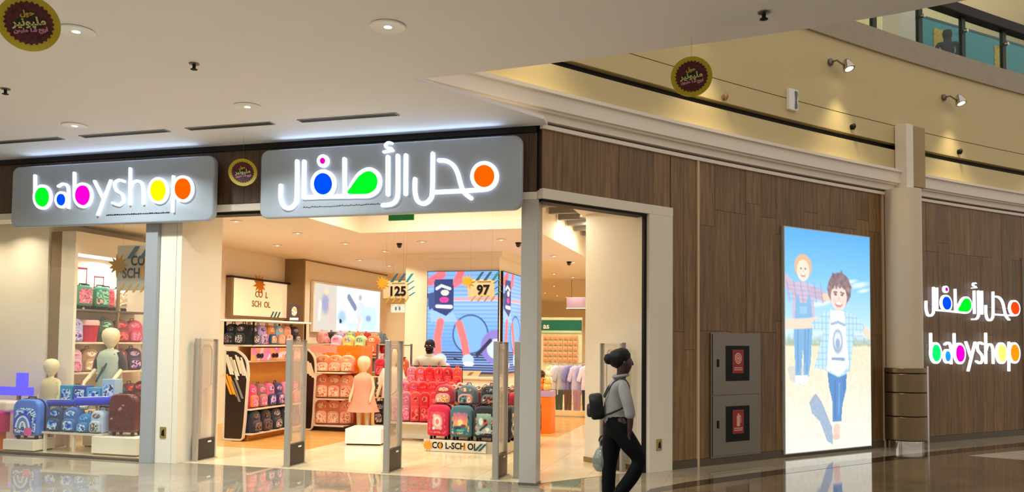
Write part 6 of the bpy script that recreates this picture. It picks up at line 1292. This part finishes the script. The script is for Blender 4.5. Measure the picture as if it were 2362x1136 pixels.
put('body', MB().prism(shift(tomb(.20, .235, .08, .05), 0, 0), -.06, .06).xf(Matrix.Translation((-.185, 0, .86)) @ Matrix.Rotation(-math.pi / 2 + .0, 4, 'Z') @ Matrix.Rotation(.12, 4, 'X')).mesh('smallpack_body', smooth=45, bevel=.03, seg=3), M_BLACK, bpk)
put('front_pocket', MB().prism(shift(tomb(.15, .12, .05, .03), 0, 0), -.03, .03).xf(Matrix.Translation((-.255, 0, .88)) @ Matrix.Rotation(-math.pi / 2, 4, 'Z')).mesh('smallpack_pocket', smooth=45, bevel=.02, seg=2), mat('black_nylon', '#15141a', 0.6), bpk)
for sy in (-1, 1):
    put('strap', MB().tube(crv([(-.13, sy * .06, 1.06), (-.085, sy * .085, 1.15), (.0, sy * .10, 1.238), (.07, sy * .105, 1.20), (.088, sy * .115, 1.10), (.045, sy * .125, .99), (-.06, sy * .115, .93), (-.13, sy * .07, .90)], 5), .010, 7, flat=.5).mesh('smallpack_strap', smooth=60), mat('grey_strap', '#2a2826', 0.7), bpk)
pb = thing('plastic_bag', 'thin grey plastic bag carried low by the walking person', 'plastic bag', Vector((wx - .135, wy + .13, .37)), 0)
put('pouch', MB().lathe([(.0001, 0), (.05, .005), (.082, .05), (.085, .12), (.055, .19), (.02, .235)], 18).mesh('pouch', smooth=60), pane_mat('grey_film', (.72, .76, .76), .45, '#8d9492', .2), pb)
put('handle', MB().tube([(-.015, 0, .22), (-.02, 0, .27), (.0, 0, .30), (.02, 0, .27), (.015, 0, .22)], .006, 6).mesh('bag_handle', smooth=60), pane_mat('grey_film', (.72, .76, .76), .45, '#8d9492', .2), pb)

# --- shop guard standing behind the red backpacks, facing the entrance
GD = thing('person', 'person in a grey uniform shirt standing behind the red backpacks', 'person', LP(-3.0, 4.42, 0.006), RZL + .12)
N, Ed = [], []
sp = chain(N, Ed, [(0, 0, .82, .11, .085), (0, 0, .95, .10, .075), (0, 0, 1.08, .11, .08), (0, .01, 1.20, .115, .07), (0, .01, 1.285, .055, .05), (0, 0, 1.345, .055, .055), (0, -.01, 1.40, .072, .078), (0, -.008, 1.46, .078, .092), (0, 0, 1.53, .064, .075)])
for sx in (-1, 1):
    a = chain(N, Ed, [(sx * .185, .01, 1.225, .055), (sx * .225, .02, 1.08, .047), (sx * .235, -.01, .96, .040), (sx * .215, -.08, .86, .032), (sx * .205, -.11, .80, .024)], sp[3]); hand(N, Ed, a[-1], (0, -.3, -1), (sx, 0, 0), (0, -1, 0))
    chain(N, Ed, [(sx * .085, 0, .78, .095), (sx * .095, 0, .62, .082), (sx * .10, -.01, .44, .062), (sx * .10, .01, .25, .055), (sx * .10, .02, .09, .04), (sx * .10, .0, .045, .04), (sx * .105, -.10, .03, .035), (sx * .11, -.17, .025, .024)], sp[0])
put('body', skin_mesh('guard_body', N, Ed), mat('deep_skin', '#2c1a14', 0.5, var=0.05), GD)
N, Ed = [], []
b = chain(N, Ed, [(0, 0, .84, .145, .115), (0, 0, .95, .135, .105), (0, 0, 1.08, .165, .12), (0, .01, 1.20, .185, .115), (0, .01, 1.285, .125, .10), (0, .005, 1.345, .085, .08)])
for sx in (-1, 1): chain(N, Ed, [(sx * .200, .01, 1.235, .085), (sx * .235, .02, 1.08, .072), (sx * .240, .01, 1.01, .064)], b[3])
gs = put('shirt', skin_mesh('guard_shirt', N, Ed), mat('grey_uniform', '#b4aea6', 0.8, var=0.08), GD)
for sx in (-1, 1): put('epaulette', MB().box(sx * .15 - .05, sx * .15 + .05, -.03, .045, 1.318, 1.332).mesh('epaulette', bevel=.004), M_BLACK, gs, (0, 0, 0), (0, sx * .25, 0))
N, Ed = [], []
b = chain(N, Ed, [(0, 0, .88, .135, .105), (0, 0, .81, .14, .108)])
for sx in (-1, 1): chain(N, Ed, [(sx * .085, 0, .77, .105), (sx * .095, 0, .62, .092), (sx * .10, -.01, .44, .076), (sx * .10, .01, .25, .072), (sx * .10, .02, .08, .072)], b[1])
put('trousers', skin_mesh('guard_trousers', N, Ed), mat('black_trousers', '#0d0d10', 0.75), GD)
put('hair', MB().lathe([(.086, .0), (.090, .03), (.078, .075), (.045, .105), (.0001, .115)], 20).xf(Matrix.Translation((0, .012, 1.465)) @ Matrix.Diagonal((.96, 1.08, 1, 1))).mesh('guard_hair', smooth=60), M_HAIR, GD)
put('beard', MB().lathe([(.0001, -.03), (.045, -.02), (.066, .02), (.068, .055)], 18, a0=math.pi, a1=2 * math.pi).xf(Matrix.Translation((0, -.022, 1.365))).mesh('guard_beard', smooth=60), M_HAIR, GD)
put('nose', MB().lathe([(.0001, -.016), (.014, -.008), (.010, .01), (.0001, .034)], 10).xf(Matrix.Translation((0, -.102, 1.445))).mesh('guard_nose', smooth=60), mat('deep_skin', '#2c1a14', 0.5), GD)
for sx in (-1, 1):
    put('eye', MB().lathe([(.0001, -.008), (.011, 0), (.0001, .008)], 10).xf(Matrix.Translation((sx * .031, -.086, 1.472))).mesh('guard_eye', smooth=60), M_WHITE, GD); put('ear', MB().lathe([(.0001, -.028), (.012, -.01), (.013, .012), (.0001, .028)], 10).xf(Matrix.Translation((sx * .084, .0, 1.455))).mesh('guard_ear', smooth=60), mat('deep_skin', '#2c1a14', 0.5), GD)
    put('shoe', skin_mesh('guard_shoe', [(sx * .10, .04, .045, .045), (sx * .10, -.04, .045, .046, .04), (sx * .108, -.14, .035, .04, .03), (sx * .11, -.20, .03, .028, .022)], [(0, 1), (1, 2), (2, 3)]), M_BLACK, GD)
put('mouth', MB().box(-.024, .024, -.099, -.09, 1.402, 1.410).mesh('guard_mouth', bevel=.003), mat('lip', '#5a2a24', 0.5), GD)

# --- someone sitting behind the gallery glass
GP = thing('person', 'person in dark clothes sitting behind the upper gallery glass', 'person', AP(9.80, -0.85, 6.44), RZA(9.8) + 2.4)
N, Ed = [], []
sp = chain(N, Ed, [(0, 0, .45, .12, .10), (0, -.03, .6, .11, .09), (0, -.06, .74, .13, .09), (0, -.07, .83, .06, .055), (0, -.09, .91, .075, .085), (0, -.085, .98, .065, .075)])
for sx in (-1, 1):
    a = chain(N, Ed, [(sx * .16, -.05, .76, .05), (sx * .2, -.10, .62, .042), (sx * .15, -.28, .55, .03)], sp[2]); hand(N, Ed, a[-1], (0, -1, 0), (sx, 0, 0), (0, 0, -1))
    chain(N, Ed, [(sx * .08, -.10, .46, .09), (sx * .09, -.40, .46, .07), (sx * .09, -.42, .24, .055), (sx * .09, -.42, .06, .04), (sx * .09, -.54, .03, .03)], sp[0])
put('body', skin_mesh('sitter_body', N, Ed), mat('navy_clothes', '#12142a', 0.8), GP)
put('hair', MB().lathe([(.075, -.05), (.088, .02), (.07, .08), (.0001, .105)], 18).xf(Matrix.Translation((0, -.07, .94))).mesh('sitter_hair', smooth=60), M_HAIR, GP)
put('face', MB().lathe([(.0001, -.07), (.05, -.05), (.06, .0), (.045, .05), (.0001, .06)], 14).xf(Matrix.Translation((0, -.125, .93)) @ Matrix.Diagonal((1, .6, 1, 1))).mesh('sitter_face', smooth=60), M_SKIN, GP)
gst = thing('gallery_stool', 'dark stool under the person behind the gallery glass', 'stool', AP(9.80, -0.85, 6.44), RZA(9.8))
put('seat', MB().lathe([(.17, .33), (.18, .345), (.17, .36)], 20).mesh('gallery_seat', smooth=40), M_BLACK, gst)
for k in range(4): put('leg', MB().tube([(.12 * math.cos(k * 1.57), .12 * math.sin(k * 1.57), .33), (.16 * math.cos(k * 1.57), .16 * math.sin(k * 1.57), 0)], .012, 6).mesh('gallery_leg'), M_BLACK, gst)
